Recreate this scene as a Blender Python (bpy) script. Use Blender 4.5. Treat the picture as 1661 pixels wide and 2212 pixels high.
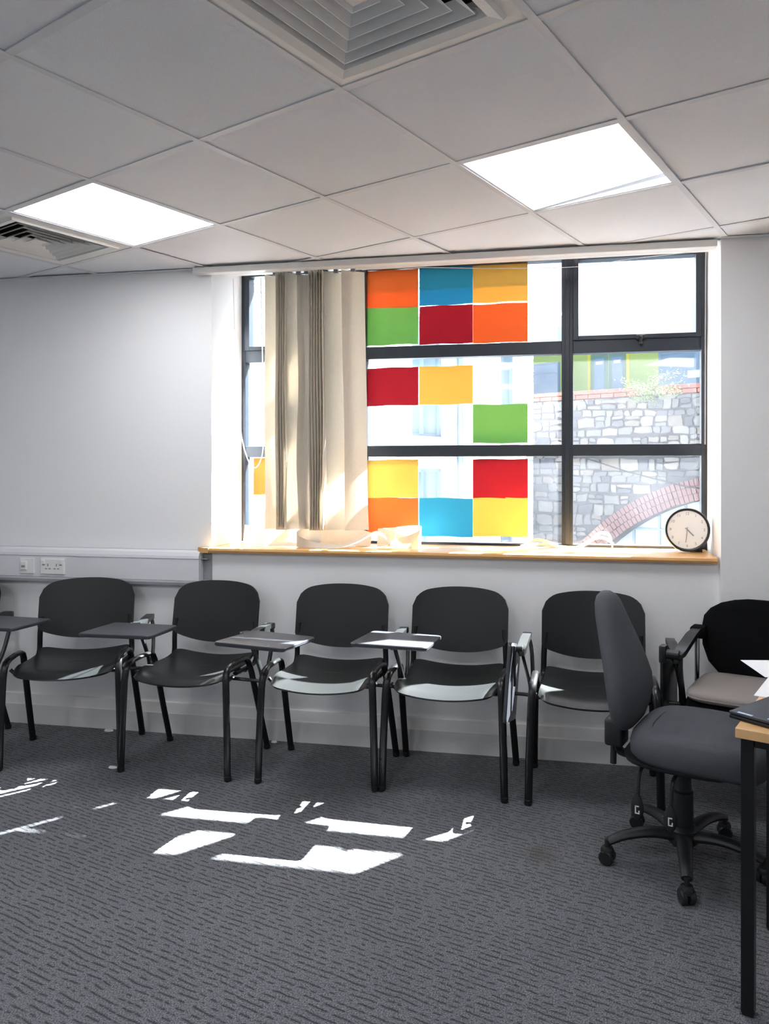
import bpy, bmesh, math, random
from math import sin, cos, pi, radians, sqrt, atan2
from mathutils import Vector, Matrix

random.seed(11)
S = bpy.context.scene
for _o in list(bpy.data.objects):
    bpy.data.objects.remove(_o)
COL = S.collection

# ------------------------------------------------------------------ camera, sky, sun, exposure
CAM_LOC = (0.0, -3.6525, 1.3855)
cam_d = bpy.data.cameras.new('camera')
cam = bpy.data.objects.new('camera', cam_d)
COL.objects.link(cam)
cam.location = CAM_LOC
cam.rotation_euler = (pi / 2, 0, 0.1859)
cam_d.sensor_fit = 'VERTICAL'
cam_d.sensor_height = 36.0
cam_d.sensor_width = 27.0
cam_d.lens = 1620.7 / 2212 * 36.0
cam_d.shift_x = -130.95 / 2212
cam_d.shift_y = -89.04 / 2212
cam_d.clip_end = 300
S.camera = cam

SUN_STRENGTH = 78.0
SKY_STRENGTH = 0.38
EXPOSURE = 0.66
SUN_DIR = Vector((-0.549, -0.65, -1.0)).normalized()      # the way the light travels

wd = bpy.data.worlds.new('sky')
S.world = wd
wd.use_nodes = True
wn = wd.node_tree.nodes
wl = wd.node_tree.links
bg = wn['Background']
skyn = wn.new('ShaderNodeTexSky')
skyn.sky_type = 'NISHITA'
skyn.sun_disc = False
skyn.sun_elevation = math.asin(-SUN_DIR.z)
skyn.sun_rotation = atan2(-SUN_DIR.x, -SUN_DIR.y)
skyn.air_density = 1.0
skyn.dust_density = 3.0
skyn.ozone_density = 1.0
wl.new(skyn.outputs[0], bg.inputs[0])
bg.inputs[1].default_value = SKY_STRENGTH

sun_d = bpy.data.lights.new('sun', 'SUN')
sun_d.energy = SUN_STRENGTH
sun_d.angle = radians(0.53)
sun_d.color = (1.0, 0.985, 0.965)
sun = bpy.data.objects.new('sun', sun_d)
COL.objects.link(sun)
sun.rotation_euler = SUN_DIR.to_track_quat('-Z', 'Y').to_euler()
sun.location = (6, 8, 12)

cy = S.cycles                       # light paths: enough bounces for a white room, no more
cy.max_bounces = 6
cy.diffuse_bounces = 4
cy.glossy_bounces = 2
cy.transmission_bounces = 3
cy.transparent_max_bounces = 8
cy.caustics_reflective = False
cy.caustics_refractive = False
cy.use_adaptive_sampling = True
cy.adaptive_threshold = 0.07
cy.adaptive_min_samples = 24
cy.use_light_tree = False

S.view_settings.view_transform = 'Standard'
S.view_settings.look = 'None'
S.view_settings.exposure = EXPOSURE
S.view_settings.gamma = 1.0
S.view_settings.use_curve_mapping = False


# ------------------------------------------------------------------ materials
def lin(c):
    out = []
    for v in c:
        v = v / 255.0
        out.append(v / 12.92 if v <= 0.04045 else ((v + 0.055) / 1.055) ** 2.4)
    return (*out, 1.0)


MATS = {}


def mat(name, rgb, rough=0.5, metal=0.0, spec=0.5, noise=0.0, nscale=20.0, bump=0.0, bscale=200.0, coat=0.0, stretch=None):
    if name in MATS:
        return MATS[name]
    m = bpy.data.materials.new(name)
    m.use_nodes = True
    nt = m.node_tree
    b = nt.nodes['Principled BSDF']
    col = lin(rgb)
    b.inputs['Base Color'].default_value = col
    b.inputs['Roughness'].default_value = rough
    b.inputs['Metallic'].default_value = metal
    b.inputs['Specular IOR Level'].default_value = spec
    b.inputs['Coat Weight'].default_value = coat
    tc = nt.nodes.new('ShaderNodeTexCoord')
    src = tc.outputs['Object']
    if stretch:
        mp = nt.nodes.new('ShaderNodeMapping')
        mp.inputs['Scale'].default_value = stretch
        nt.links.new(src, mp.inputs[0])
        src = mp.outputs[0]
    n = nt.nodes.new('ShaderNodeTexNoise')
    n.inputs['Scale'].default_value = nscale
    n.inputs['Detail'].default_value = 2
    nt.links.new(src, n.inputs['Vector'])
    mx = nt.nodes.new('ShaderNodeMix')
    mx.data_type = 'RGBA'
    k = max(0.0, 1 - noise)
    mx.inputs[6].default_value = (col[0] * k, col[1] * k, col[2] * k, 1)
    mx.inputs[7].default_value = tuple(min(1, c * (1 + noise)) for c in col[:3]) + (1,)
    nt.links.new(n.outputs['Fac'], mx.inputs[0])
    nt.links.new(mx.outputs[2], b.inputs['Base Color'])
    if bump > 0:
        n2 = nt.nodes.new('ShaderNodeTexNoise')
        n2.inputs['Scale'].default_value = bscale
        n2.inputs['Detail'].default_value = 2
        nt.links.new(src, n2.inputs['Vector'])
        bp = nt.nodes.new('ShaderNodeBump')
        bp.inputs['Strength'].default_value = bump
        bp.inputs['Distance'].default_value = 0.004
        nt.links.new(n2.outputs['Fac'], bp.inputs['Height'])
        nt.links.new(bp.outputs[0], b.inputs['Normal'])
    MATS[name] = m
    return m


def emit(name, rgb, strength):
    m = bpy.data.materials.new(name)
    m.use_nodes = True
    nt = m.node_tree
    nt.nodes.remove(nt.nodes['Principled BSDF'])
    e = nt.nodes.new('ShaderNodeEmission')
    e.inputs[0].default_value = lin(rgb)
    e.inputs[1].default_value = strength
    nt.links.new(e.outputs[0], nt.nodes['Material Output'].inputs[0])
    return m


def sheet(name, rgb, trans=0.25, trgb=None, rough=0.8, noise=0.06, nscale=30):
    """paper / blind cloth: diffuse mixed with light let through"""
    m = bpy.data.materials.new(name)
    m.use_nodes = True
    nt = m.node_tree
    nt.nodes.remove(nt.nodes['Principled BSDF'])
    d = nt.nodes.new('ShaderNodeBsdfDiffuse')
    t = nt.nodes.new('ShaderNodeBsdfTranslucent')
    mx = nt.nodes.new('ShaderNodeMixShader')
    mx.inputs[0].default_value = trans
    tc = nt.nodes.new('ShaderNodeTexCoord')
    n = nt.nodes.new('ShaderNodeTexNoise')
    n.inputs['Scale'].default_value = nscale
    nt.links.new(tc.outputs['Object'], n.inputs['Vector'])
    for node, c in ((d, lin(rgb)), (t, lin(trgb or rgb))):
        cm = nt.nodes.new('ShaderNodeMix')
        cm.data_type = 'RGBA'
        cm.inputs[6].default_value = tuple(x * (1 - noise) for x in c[:3]) + (1,)
        cm.inputs[7].default_value = tuple(min(1, x * (1 + noise)) for x in c[:3]) + (1,)
        nt.links.new(n.outputs['Fac'], cm.inputs[0])
        nt.links.new(cm.outputs[2], node.inputs['Color'])
    nt.links.new(d.outputs[0], mx.inputs[1])
    nt.links.new(t.outputs[0], mx.inputs[2])
    nt.links.new(mx.outputs[0], nt.nodes['Material Output'].inputs[0])
    return m


def glass(name, tint=(0.93, 0.96, 0.97), dirt=0.009):
    m = bpy.data.materials.new(name)
    m.use_nodes = True
    nt = m.node_tree
    nt.nodes.remove(nt.nodes['Principled BSDF'])
    tr = nt.nodes.new('ShaderNodeBsdfTransparent')
    tr.inputs[0].default_value = (*tint, 1)
    gl = nt.nodes.new('ShaderNodeBsdfGlossy')
    gl.inputs['Roughness'].default_value = 0.02
    lw = nt.nodes.new('ShaderNodeLayerWeight')          # same reflectance from both faces of the thin pane
    lw.inputs[0].default_value = 0.5
    pw = nt.nodes.new('ShaderNodeMath')
    pw.operation = 'POWER'
    pw.inputs[1].default_value = 5.0
    nt.links.new(lw.outputs['Facing'], pw.inputs[0])
    ma = nt.nodes.new('ShaderNodeMath')
    ma.operation = 'MULTIPLY_ADD'
    ma.inputs[1].default_value = 0.9
    ma.inputs[2].default_value = 0.03
    nt.links.new(pw.outputs[0], ma.inputs[0])
    mx = nt.nodes.new('ShaderNodeMixShader')
    nt.links.new(ma.outputs[0], mx.inputs[0])
    nt.links.new(tr.outputs[0], mx.inputs[1])
    nt.links.new(gl.outputs[0], mx.inputs[2])
    # thin film of dust that scatters the sunlight
    tl = nt.nodes.new('ShaderNodeBsdfTranslucent')
    tl.inputs[0].default_value = (0.85, 0.9, 1.0, 1)
    tc = nt.nodes.new('ShaderNodeTexCoord')
    n = nt.nodes.new('ShaderNodeTexNoise')
    n.inputs['Scale'].default_value = 2.5
    n.inputs['Detail'].default_value = 3
    nt.links.new(tc.outputs['Object'], n.inputs['Vector'])
    mr = nt.nodes.new('ShaderNodeMapRange')
    mr.inputs[1].default_value = 0.3
    mr.inputs[2].default_value = 0.7
    mr.inputs[3].default_value = dirt * 0.4
    mr.inputs[4].default_value = dirt * 1.6
    nt.links.new(n.outputs['Fac'], mr.inputs[0])
    m2 = nt.nodes.new('ShaderNodeMixShader')
    nt.links.new(mr.outputs[0], m2.inputs[0])
    nt.links.new(mx.outputs[0], m2.inputs[1])
    nt.links.new(tl.outputs[0], m2.inputs[2])
    nt.links.new(m2.outputs[0], nt.nodes['Material Output'].inputs[0])
    return m


def carpet_mat():
    m = bpy.data.materials.new('carpet')
    m.use_nodes = True
    nt = m.node_tree
    L = nt.links.new
    b = nt.nodes['Principled BSDF']
    b.inputs['Roughness'].default_value = 0.95
    b.inputs['Specular IOR Level'].default_value = 0.15
    b.inputs['Sheen Weight'].default_value = 0.12

    def math_(op, a, bb=None, clamp=False):
        n = nt.nodes.new('ShaderNodeMath')
        n.operation = op
        n.use_clamp = clamp
        for i, v in enumerate((a, bb)):
            if v is None:
                continue
            if isinstance(v, (int, float)):
                n.inputs[i].default_value = v
            else:
                L(v, n.inputs[i])
        return n.outputs[0]

    tc = nt.nodes.new('ShaderNodeTexCoord')
    mp = nt.nodes.new('ShaderNodeMapping')
    mp.inputs['Rotation'].default_value = (0, 0, radians(17))
    L(tc.outputs['Object'], mp.inputs[0])
    # slight waviness so that the rows do not run ruler straight
    wn_ = nt.nodes.new('ShaderNodeTexNoise')
    wn_.inputs['Scale'].default_value = 9
    L(mp.outputs[0], wn_.inputs['Vector'])
    sx = nt.nodes.new('ShaderNodeSeparateXYZ')
    L(mp.outputs[0], sx.inputs[0])
    v = math_('ADD', math_('MULTIPLY', sx.outputs[1], 1 / 0.021), math_('MULTIPLY', wn_.outputs['Fac'], 1.1))
    row = math_('FLOOR', v)
    fr = math_('FRACT', v)
    tri = math_('ABSOLUTE', math_('SUBTRACT', fr, 0.5))
    line = math_('SUBTRACT', 1.0, math_('MULTIPLY', tri, 4.2), True)
    cv = nt.nodes.new('ShaderNodeCombineXYZ')
    L(math_('MULTIPLY', sx.outputs[0], 36.0), cv.inputs[0])
    L(math_('MULTIPLY', row, 7.31), cv.inputs[1])
    dn = nt.nodes.new('ShaderNodeTexNoise')
    dn.inputs['Scale'].default_value = 1.0
    dn.inputs['Detail'].default_value = 1
    L(cv.outputs[0], dn.inputs['Vector'])
    dash = math_('MULTIPLY', math_('SUBTRACT', dn.outputs['Fac'], 0.41), 9.0, True)
    mask = math_('MULTIPLY', line, dash, True)
    sp = nt.nodes.new('ShaderNodeTexNoise')
    sp.inputs['Scale'].default_value = 260
    sp.inputs['Detail'].default_value = 3
    L(tc.outputs['Object'], sp.inputs['Vector'])
    spr = nt.nodes.new('ShaderNodeValToRGB')
    spr.color_ramp.elements[0].position = 0.36
    spr.color_ramp.elements[0].color = (0.055, 0.059, 0.068, 1)
    spr.color_ramp.elements[1].position = 0.66
    spr.color_ramp.elements[1].color = (0.245, 0.254, 0.275, 1)
    L(sp.outputs['Fac'], spr.inputs[0])
    mx = nt.nodes.new('ShaderNodeMix')
    mx.data_type = 'RGBA'
    L(math_('MULTIPLY', mask, 0.88), mx.inputs[0])
    L(spr.outputs[0], mx.inputs[6])
    mx.inputs[7].default_value = (0.016, 0.018, 0.022, 1)
    # large soft wear, and one brown spill
    lw = nt.nodes.new('ShaderNodeTexNoise')
    lw.inputs['Scale'].default_value = 1.3
    L(tc.outputs['Object'], lw.inputs['Vector'])
    hs = nt.nodes.new('ShaderNodeHueSaturation')
    L(math_('ADD', math_('MULTIPLY', lw.outputs['Fac'], 0.3), 0.85), hs.inputs['Value'])
    L(mx.outputs[2], hs.inputs['Color'])
    vd = nt.nodes.new('ShaderNodeVectorMath')
    vd.operation = 'DISTANCE'
    L(tc.outputs['Object'], vd.inputs[0])
    vd.inputs[1].default_value = (-0.16, -0.93, 0.0)
    stn = math_('SUBTRACT', 1.0, math_('MULTIPLY', math_('ADD', vd.outputs['Value'], math_('MULTIPLY', sp.outputs['Fac'], 0.04)), 9.0), True)
    m3 = nt.nodes.new('ShaderNodeMix')
    m3.data_type = 'RGBA'
    L(math_('MULTIPLY', stn, 0.8), m3.inputs[0])
    L(hs.outputs[0], m3.inputs[6])
    m3.inputs[7].default_value = (0.075, 0.055, 0.042, 1)
    L(m3.outputs[2], b.inputs['Base Color'])
    bp = nt.nodes.new('ShaderNodeBump')
    bp.inputs['Strength'].default_value = 0.7
    bp.inputs['Distance'].default_value = 0.004
    L(math_('SUBTRACT', sp.outputs['Fac'], mask), bp.inputs['Height'])
    L(bp.outputs[0], b.inputs['Normal'])
    return m


def wood_mat(name, rgb, rgb2, axis_scale, rough=0.35):
    m = bpy.data.materials.new(name)
    m.use_nodes = True
    nt = m.node_tree
    b = nt.nodes['Principled BSDF']
    b.inputs['Roughness'].default_value = rough
    tc = nt.nodes.new('ShaderNodeTexCoord')
    mp = nt.nodes.new('ShaderNodeMapping')
    mp.inputs['Scale'].default_value = axis_scale
    nt.links.new(tc.outputs['Object'], mp.inputs[0])
    n = nt.nodes.new('ShaderNodeTexNoise')
    n.inputs['Scale'].default_value = 6
    n.inputs['Detail'].default_value = 6
    nt.links.new(mp.outputs[0], n.inputs['Vector'])
    mx = nt.nodes.new('ShaderNodeMix')
    mx.data_type = 'RGBA'
    mx.inputs[6].default_value = lin(rgb)
    mx.inputs[7].default_value = lin(rgb2)
    nt.links.new(n.outputs['Fac'], mx.inputs[0])
    nt.links.new(mx.outputs[2], b.inputs['Base Color'])
    return m


M_WALL = mat('wall_paint', (245, 245, 246), 0.75, noise=0.015, nscale=3, bump=0.08, bscale=120)
M_CEIL = mat('ceiling_tile_board', (243, 247, 255), 0.9, noise=0.04, nscale=140, bump=0.25, bscale=260)
M_BAR = mat('ceiling_grid_paint', (230, 233, 238), 0.5)
M_VENTW = mat('vent_white_enamel', (244, 244, 241), 0.45, noise=0.03, nscale=8)
M_DARK = mat('dark_cavity', (70, 72, 74), 0.8)
M_TRIM = mat('trim_gloss_white', (232, 231, 229), 0.4, noise=0.02, nscale=5)
M_TRUNK = mat('trunking_pvc', (226, 227, 231), 0.4, noise=0.015, nscale=4)
M_GREYPVC = mat('grey_pvc', (150, 152, 156), 0.5, noise=0.1, nscale=30)
M_SOCK = mat('socket_plate', (240, 239, 236), 0.35)
M_FRAME = mat('window_frame_slate', (36, 46, 58), 0.42, noise=0.06, nscale=12)
M_BLACK = mat('black_plastic', (29, 31, 32), 0.36, noise=0.10, nscale=60, bump=0.05, bscale=400)
M_TUBE = mat('black_steel_tube', (20, 21, 23), 0.30, noise=0.05, nscale=50)
M_TABLET = mat('black_tablet_laminate', (62, 64, 70), 0.28, noise=0.05, nscale=40)
M_FABRIC = mat('charcoal_fabric', (84, 86, 91), 0.92, spec=0.2, noise=0.22, nscale=420, bump=0.3, bscale=500)
M_FABBLK = mat('black_fabric', (15, 16, 18), 0.95, spec=0.15, noise=0.2, nscale=300, bump=0.2, bscale=400)
M_CUSH = mat('taupe_cushion_fabric', (150, 143, 140), 0.9, spec=0.2, noise=0.10, nscale=250, bump=0.25, bscale=400)
M_CHROME = mat('chrome', (205, 208, 212), 0.12, metal=1.0)
M_BASE = mat('grey_black_nylon', (34, 36, 38), 0.45, noise=0.08, nscale=60)
M_WHITE = mat('white_print', (240, 240, 240), 0.6)
M_PAPERW = mat('white_paper', (244, 245, 248), 0.7, noise=0.01)
M_LAPTOP = mat('laptop_dark', (48, 53, 62), 0.4, noise=0.05, nscale=80)
M_LAPEDGE = mat('laptop_edge_black', (14, 15, 17), 0.45)
M_STICKER = mat('pale_blue_sticker', (190, 212, 236), 0.4)
M_BEECH = wood_mat('beech_desk', (232, 190, 138), (216, 168, 114), (3, 14, 14))
M_SILL = wood_mat('sill_oak_veneer', (226, 178, 118), (204, 150, 90), (1.2, 14, 10), 0.3)
M_CLOCKF = mat('clock_face', (243, 243, 240), 0.5, noise=0.01)
M_CLOCKN = mat('clock_print', (150, 151, 151), 0.6)
M_GLASS = glass('window_glass')
M_VANE = sheet('blind_cloth', (240, 235, 226), 0.42, (236, 228, 214), noise=0.04, nscale=60)
M_CORD = mat('white_cord', (240, 240, 238), 0.5)
M_LAMP = emit('lamp_panel_light', (250, 252, 255), 8.8)
M_LAMPIN = emit('lamp_interior_light', (251, 252, 255), 6.0)
M_CARPET = carpet_mat()
M_STONE = [mat('stone_%d' % i, c, 0.9, noise=0.25, nscale=9, bump=0.5, bscale=25) for i, c in enumerate(
    [(94, 93, 93), (84, 84, 87), (108, 105, 103), (71, 72, 77), (99, 94, 89)])]
M_MORTAR = mat('stone_mortar', (70, 70, 73), 0.95, noise=0.2, nscale=20, bump=0.4, bscale=40)
M_RBRICK = mat('red_brick', (124, 70, 60), 0.9, noise=0.25, nscale=12, bump=0.3, bscale=60)
M_ABRICK = mat('arch_brick', (104, 80, 80), 0.9, noise=0.25, nscale=14, bump=0.3, bscale=60)
M_WBRICK = mat('white_painted_brick', (238, 238, 236), 0.7, noise=0.04, nscale=6, bump=0.2, bscale=60)
M_TRAIN = mat('train_lime_paint', (156, 174, 84), 0.35, noise=0.03, nscale=4)
M_TRROOF = mat('train_roof_white', (236, 238, 238), 0.4, noise=0.03, nscale=4)
M_TRDOOR = mat('train_door_green', (88, 120, 98), 0.35, noise=0.03, nscale=4)
M_TRYEL = mat('train_yellow_edge', (204, 190, 40), 0.4)
M_TRGLASS = mat('train_glass', (96, 120, 142), 0.08, spec=0.8, noise=0.15, nscale=3)
M_BLGLASS = mat('building_glass', (104, 124, 134), 0.08, spec=0.8, noise=0.2, nscale=4)
M_BLFRAME = mat('building_window_frame', (110, 132, 148), 0.5)
M_BOUNCE = mat('bounce_ground_pale', (192, 196, 202), 0.9, noise=0.15, nscale=3)
M_ASPH = mat('street_asphalt', (84, 85, 88), 0.9, noise=0.15, nscale=3)
M_LEAF = mat('pale_green_leaf', (112, 140, 82), 0.7, noise=0.25, nscale=5)
M_STEM = mat('brown_stem', (96, 84, 66), 0.9)


# ------------------------------------------------------------------ geometry helpers
class MB:
    """collects shapes; build() links them as ONE mesh object"""

    def __init__(s):
        s.v = []
        s.f = []

    def add(s, vs, fs):
        o = len(s.v)
        s.v += [tuple(p) for p in vs]
        s.f += [tuple(i + o for i in f) for f in fs]
        return s

    def box(s, x0, x1, y0, y1, z0, z1, M=None):
        p = [Vector(q) for q in ((x0, y0, z0), (x1, y0, z0), (x1, y1, z0), (x0, y1, z0), (x0, y0, z1), (x1, y0, z1), (x1, y1, z1), (x0, y1, z1))]
        if M:
            p = [M @ q for q in p]
        return s.add(p, [(0, 3, 2, 1), (4, 5, 6, 7), (0, 1, 5, 4), (1, 2, 6, 5), (2, 3, 7, 6), (3, 0, 4, 7)])

    def cbox(s, x0, x1, y0, y1, z0, z1, c=0.003, M=None):
        """box with chamfered edges"""
        c = min(c, (x1 - x0) * .45, (y1 - y0) * .45, (z1 - z0) * .45)
        bm = bmesh.new()
        bmesh.ops.create_cube(bm, size=1.0)
        for v in bm.verts:
            v.co = Vector(((x0 + x1) / 2 + v.co.x * (x1 - x0), (y0 + y1) / 2 + v.co.y * (y1 - y0), (z0 + z1) / 2 + v.co.z * (z1 - z0)))
        bmesh.ops.bevel(bm, geom=list(bm.edges), offset=c, segments=2, profile=0.5, affect='EDGES')
        return s.bm(bm, M)

    def bm(s, bm, M=None):
        bm.verts.index_update()
        vs = [(M @ v.co) if M else v.co.copy() for v in bm.verts]
        fs = [[v.index for v in f.verts] for f in bm.faces]
        bm.free()
        return s.add(vs, fs)

    def prism(s, poly, fn0, fn1):
        """poly: list of 2-D points; fn0/fn1 map them to the two end faces"""
        n = len(poly)
        vs = [fn0(*p) for p in poly] + [fn1(*p) for p in poly]
        fs = [tuple(range(n - 1, -1, -1)), tuple(range(n, 2 * n))] + [(i, (i + 1) % n, n + (i + 1) % n, n + i) for i in range(n)]
        return s.add(vs, fs)

    def loft(s, rings, cap=True, closed=True):
        n = len(rings[0])
        o = len(s.v)
        vs = [p for r in rings for p in r]
        fs = []
        for k in range(len(rings) - 1):
            for i in range(n if closed else n - 1):
                j = (i + 1) % n
                fs.append((k * n + i, k * n + j, (k + 1) * n + j, (k + 1) * n + i))
        if cap:
            fs.append(tuple(range(n - 1, -1, -1)))
            fs.append(tuple((len(rings) - 1) * n + i for i in range(n)))
        return s.add(vs, fs)

    def tube(s, path, ra, rb=None, side=None, seg=10, cap=True):
        """tube along path; elliptical section with radius ra along 'side', rb across"""
        rb = rb or ra
        P = [Vector(p) for p in path]
        rings = []
        prev = None
        for i, p in enumerate(P):
            t = (P[min(i + 1, len(P) - 1)] - P[max(i - 1, 0)]).normalized()
            if side is not None:
                a = Vector(side)
            else:
                a = prev if prev is not None else (Vector((0, 0, 1)) if abs(t.z) < 0.9 else Vector((1, 0, 0)))
            a = (a - t * a.dot(t))
            if a.length < 1e-6:
                a = t.orthogonal()
            a.normalize()
            b = t.cross(a)
            prev = a
            kr = ra[i] if isinstance(ra, (list, tuple)) else ra
            kb = rb[i] if isinstance(rb, (list, tuple)) else rb
            rings.append([p + a * kr * cos(2 * pi * k / seg) + b * kb * sin(2 * pi * k / seg) for k in range(seg)])
        return s.loft(rings, cap)

    def lathe(s, prof, M=None, seg=24, cap=True):
        """prof: (r, z) pairs round the z axis"""
        rings = []
        for r, z in prof:
            rings.append([Vector((r * cos(2 * pi * k / seg), r * sin(2 * pi * k / seg), z)) for k in range(seg)])
        if M:
            rings = [[M @ p for p in r] for r in rings]
        return s.loft(rings, cap)

    def mesh(s, name, m, smooth=False, angle=40):
        me = bpy.data.meshes.new(name)
        me.from_pydata([tuple(p) for p in s.v], [], s.f)
        bm = bmesh.new()
        bm.from_mesh(me)
        bmesh.ops.recalc_face_normals(bm, faces=bm.faces)
        if smooth:
            for f in bm.faces:
                f.smooth = True
            for e in bm.edges:
                if len(e.link_faces) == 2 and e.calc_face_angle(0) > radians(angle):
                    e.smooth = False
        bm.to_mesh(me)
        bm.free()
        me.materials.append(m)
        return me

    def build(s, name, m, parent=None, smooth=False, angle=40):
        return link(name, s.mesh(name, m, smooth, angle), parent)


def link(name, me, parent=None, loc=None, rot=None):
    o = bpy.data.objects.new(name, me)
    COL.objects.link(o)
    if parent:
        o.parent = parent
    if loc:
        o.location = loc
    if rot:
        o.rotation_euler = rot
    return o


def tag(o, label=None, cat=None, group=None, kind=None):
    if label:
        o['label'] = label
    if cat:
        o['category'] = cat
    if group:
        o['group'] = group
    if kind:
        o['kind'] = kind
    return o


def thing(name, label, cat, loc=(0, 0, 0), rz=0.0, group=None):
    o = bpy.data.objects.new(name, None)
    COL.objects.link(o)
    o.location = loc
    o.rotation_euler = (0, 0, rz)
    o.empty_display_size = 0.1
    return tag(o, label, cat, group)


def struct(name, mb, m, label=None, smooth=False):
    return tag(mb.build(name, m, None, smooth), label, None, None, 'structure')


def smooth_path(pts, n=8):
    """Catmull-Rom through the points"""
    P = [Vector(p) for p in pts]
    out = []
    for i in range(len(P) - 1):
        p0, p1, p2, p3 = P[max(i - 1, 0)], P[i], P[i + 1], P[min(i + 2, len(P) - 1)]
        for k in range(n):
            t = k / n
            out.append(0.5 * ((2 * p1) + (p2 - p0) * t + (2 * p0 - 5 * p1 + 4 * p2 - p3) * t * t + (3 * p1 - p0 - 3 * p2 + p3) * t ** 3))
    out.append(P[-1])
    return out


def RZ(a):
    return Matrix.Rotation(a, 4, 'Z')


def T(x, y, z):
    return Matrix.Translation((x, y, z))


# ------------------------------------------------------------------ the room
XL, XR, YB = -4.6, 2.6, -6.4
CEIL = 2.4487
WX0, WX1 = -1.937, 0.605            # window opening
WZ0, WZ1 = 0.955, 2.53
WTH = 0.43                          # thickness of the window wall

struct('floor', MB().box(XL - .1, XR + .1, YB - .1, WTH, -0.12, 0.0), M_CARPET, 'dark grey carpet with broken black ribs')
w = MB()
w.box(XL - .1, WX0, 0, WTH, 0, 2.75)
w.box(WX1, XR + .1, 0, WTH, 0, 2.75)
w.box(WX0, WX1, 0, WTH, 0, WZ0)
w.box(WX0, WX1, 0, WTH, WZ1, 2.75)
struct('wall_window', w, M_WALL, 'white painted wall with the wide window')
struct('wall_pier', MB().box(WX1, XR, -0.05, 0.0, 0, CEIL - .001), M_WALL, 'shallow white pier beside the window')
struct('wall_left', MB().box(XL - .1, XL, YB, 0, 0, 2.75), M_WALL, 'white side wall')
struct('wall_right', MB().box(XR, XR + .1, YB, -.05, 0, 2.75), M_WALL, 'white side wall opposite')
struct('wall_back', MB().box(XL - .1, XR + .1, YB - .1, YB, 0, 2.75), M_WALL, 'white wall facing the window')

# skirting: upright board with a sloping cap
for nm, x0, x1, y in (('baseboard_window', XL, WX1, 0.0), ('baseboard_pier', WX1, XR, -0.05)):
    prof = [(0, 0), (-0.030, 0), (-0.030, 0.104), (-0.026, 0.110), (-0.012, 0.156), (-0.006, 0.160), (0, 0.160)]
    b = MB().prism(prof, lambda p, q, X=x0, Y=y: (X, Y + p, q), lambda p, q, X=x1, Y=y: (X, Y + p, q))
    struct(nm, b, M_TRIM, 'two stepped white skirting board')

# ---- suspended ceiling on a 600 mm grid that lies askew to the window wall
GTH = 1.1816
GO = Vector((-0.6748, 2.0078 + CAM_LOC[1], 0))
GI = Vector((cos(GTH), sin(GTH), 0))
GJ = Vector((sin(GTH), -cos(GTH), 0))
PITCH = 0.6


def gp(i, j, z=0.0):
    p = GO + GI * (i * PITCH) + GJ * (j * PITCH)
    return Vector((p.x, p.y, z))


def clip(poly, lim):
    """clip a convex polygon by x/y limits"""
    for ax, v, sg in lim:
        out = []
        for k in range(len(poly)):
            a, b2 = poly[k], poly[(k + 1) % len(poly)]
            da, db = sg * (a[ax] - v), sg * (b2[ax] - v)
            if da <= 0:
                out.append(a)
            if (da < 0 < db) or (db < 0 < da):
                t = da / (da - db)
                out.append((a[0] + (b2[0] - a[0]) * t, a[1] + (b2[1] - a[1]) * t))
        poly = out
        if len(poly) < 3:
            return []
    return poly


LIM = [(0, XL, -1), (0, XR, 1), (1, YB, -1), (1, -0.001, 1)]
ceil = struct('ceiling', MB().box(XL - .1, XR + .1, YB - .1, WTH, 2.75, 2.85), M_CEIL, 'suspended white tile ceiling on an exposed grid')
VENTS = [(-1, 0), (0, -4)]
LIGHTS = [(0, -3), (1, 0), (-4, -3), (-3, 0), (-6, -2), (-2, 3), (-6, 1), (-7, -5)]  # first pair is in view, the rest are added to brighten the room
for i in range(-14, 14):
    for j in range(-14, 14):
        if (i, j) in VENTS or (i, j) in LIGHTS:
            continue
        g = 0.0065 / PITCH
        poly = [gp(a, b2) for a, b2 in ((i + g, j + g), (i + 1 - g, j + g), (i + 1 - g, j + 1 - g), (i + g, j + 1 - g))]
        poly = clip([(p.x, p.y) for p in poly], LIM)
        if len(poly) < 3:
            continue
        area = abs(sum(poly[k][0] * poly[(k + 1) % len(poly)][1] - poly[(k + 1) % len(poly)][0] * poly[k][1] for k in range(len(poly)))) / 2
        if area < 0.004:
            continue
        c = sum((Vector((p[0], p[1], 0)) for p in poly), Vector()) / len(poly)
        lift = random.choice((0.0, 0.0, 0.0005, 0.001, 0.004))
        tx, ty = random.uniform(-.004, .004), random.uniform(-.004, .004)
        z = lambda x, y, c=c, l=lift, tx=tx, ty=ty: CEIL + 0.0034 + l + max(0, (x - c.x) * tx + (y - c.y) * ty)
        MB().prism(poly, lambda x, y: (x, y, z(x, y)), lambda x, y: (x, y, z(x, y) + 0.015)).build('ceiling_tile', M_CEIL, ceil)


def clip_line(p, d):
    t0, t1 = -20.0, 20.0
    for ax, v, sg in LIM:
        dd, pp = d[ax] * sg, (p[ax] - v) * sg
        if abs(dd) < 1e-9:
            continue
        t = -pp / dd
        if dd > 0:
            t1 = min(t1, t)
        else:
            t0 = max(t0, t)
    return t0, t1


for k in range(-14, 15):
    for d, base, dz in ((GI, gp(0, k), 0.0), (GJ, gp(k, 0), 0.0006)):
        t0, t1 = clip_line(base, d)
        if t1 - t0 < 0.05:
            continue
        a = atan2(d.y, d.x)
        Mx = T(base.x, base.y, CEIL + dz) @ RZ(a)
        b = MB()
        b.box(t0, t1, -0.0115, 0.0115, 0, 0.0028, Mx)
        b.box(t0, t1, -0.0015, 0.0015, 0.0028, 0.038, Mx)
        b.build('ceiling_bar', M_BAR, ceil)

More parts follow.
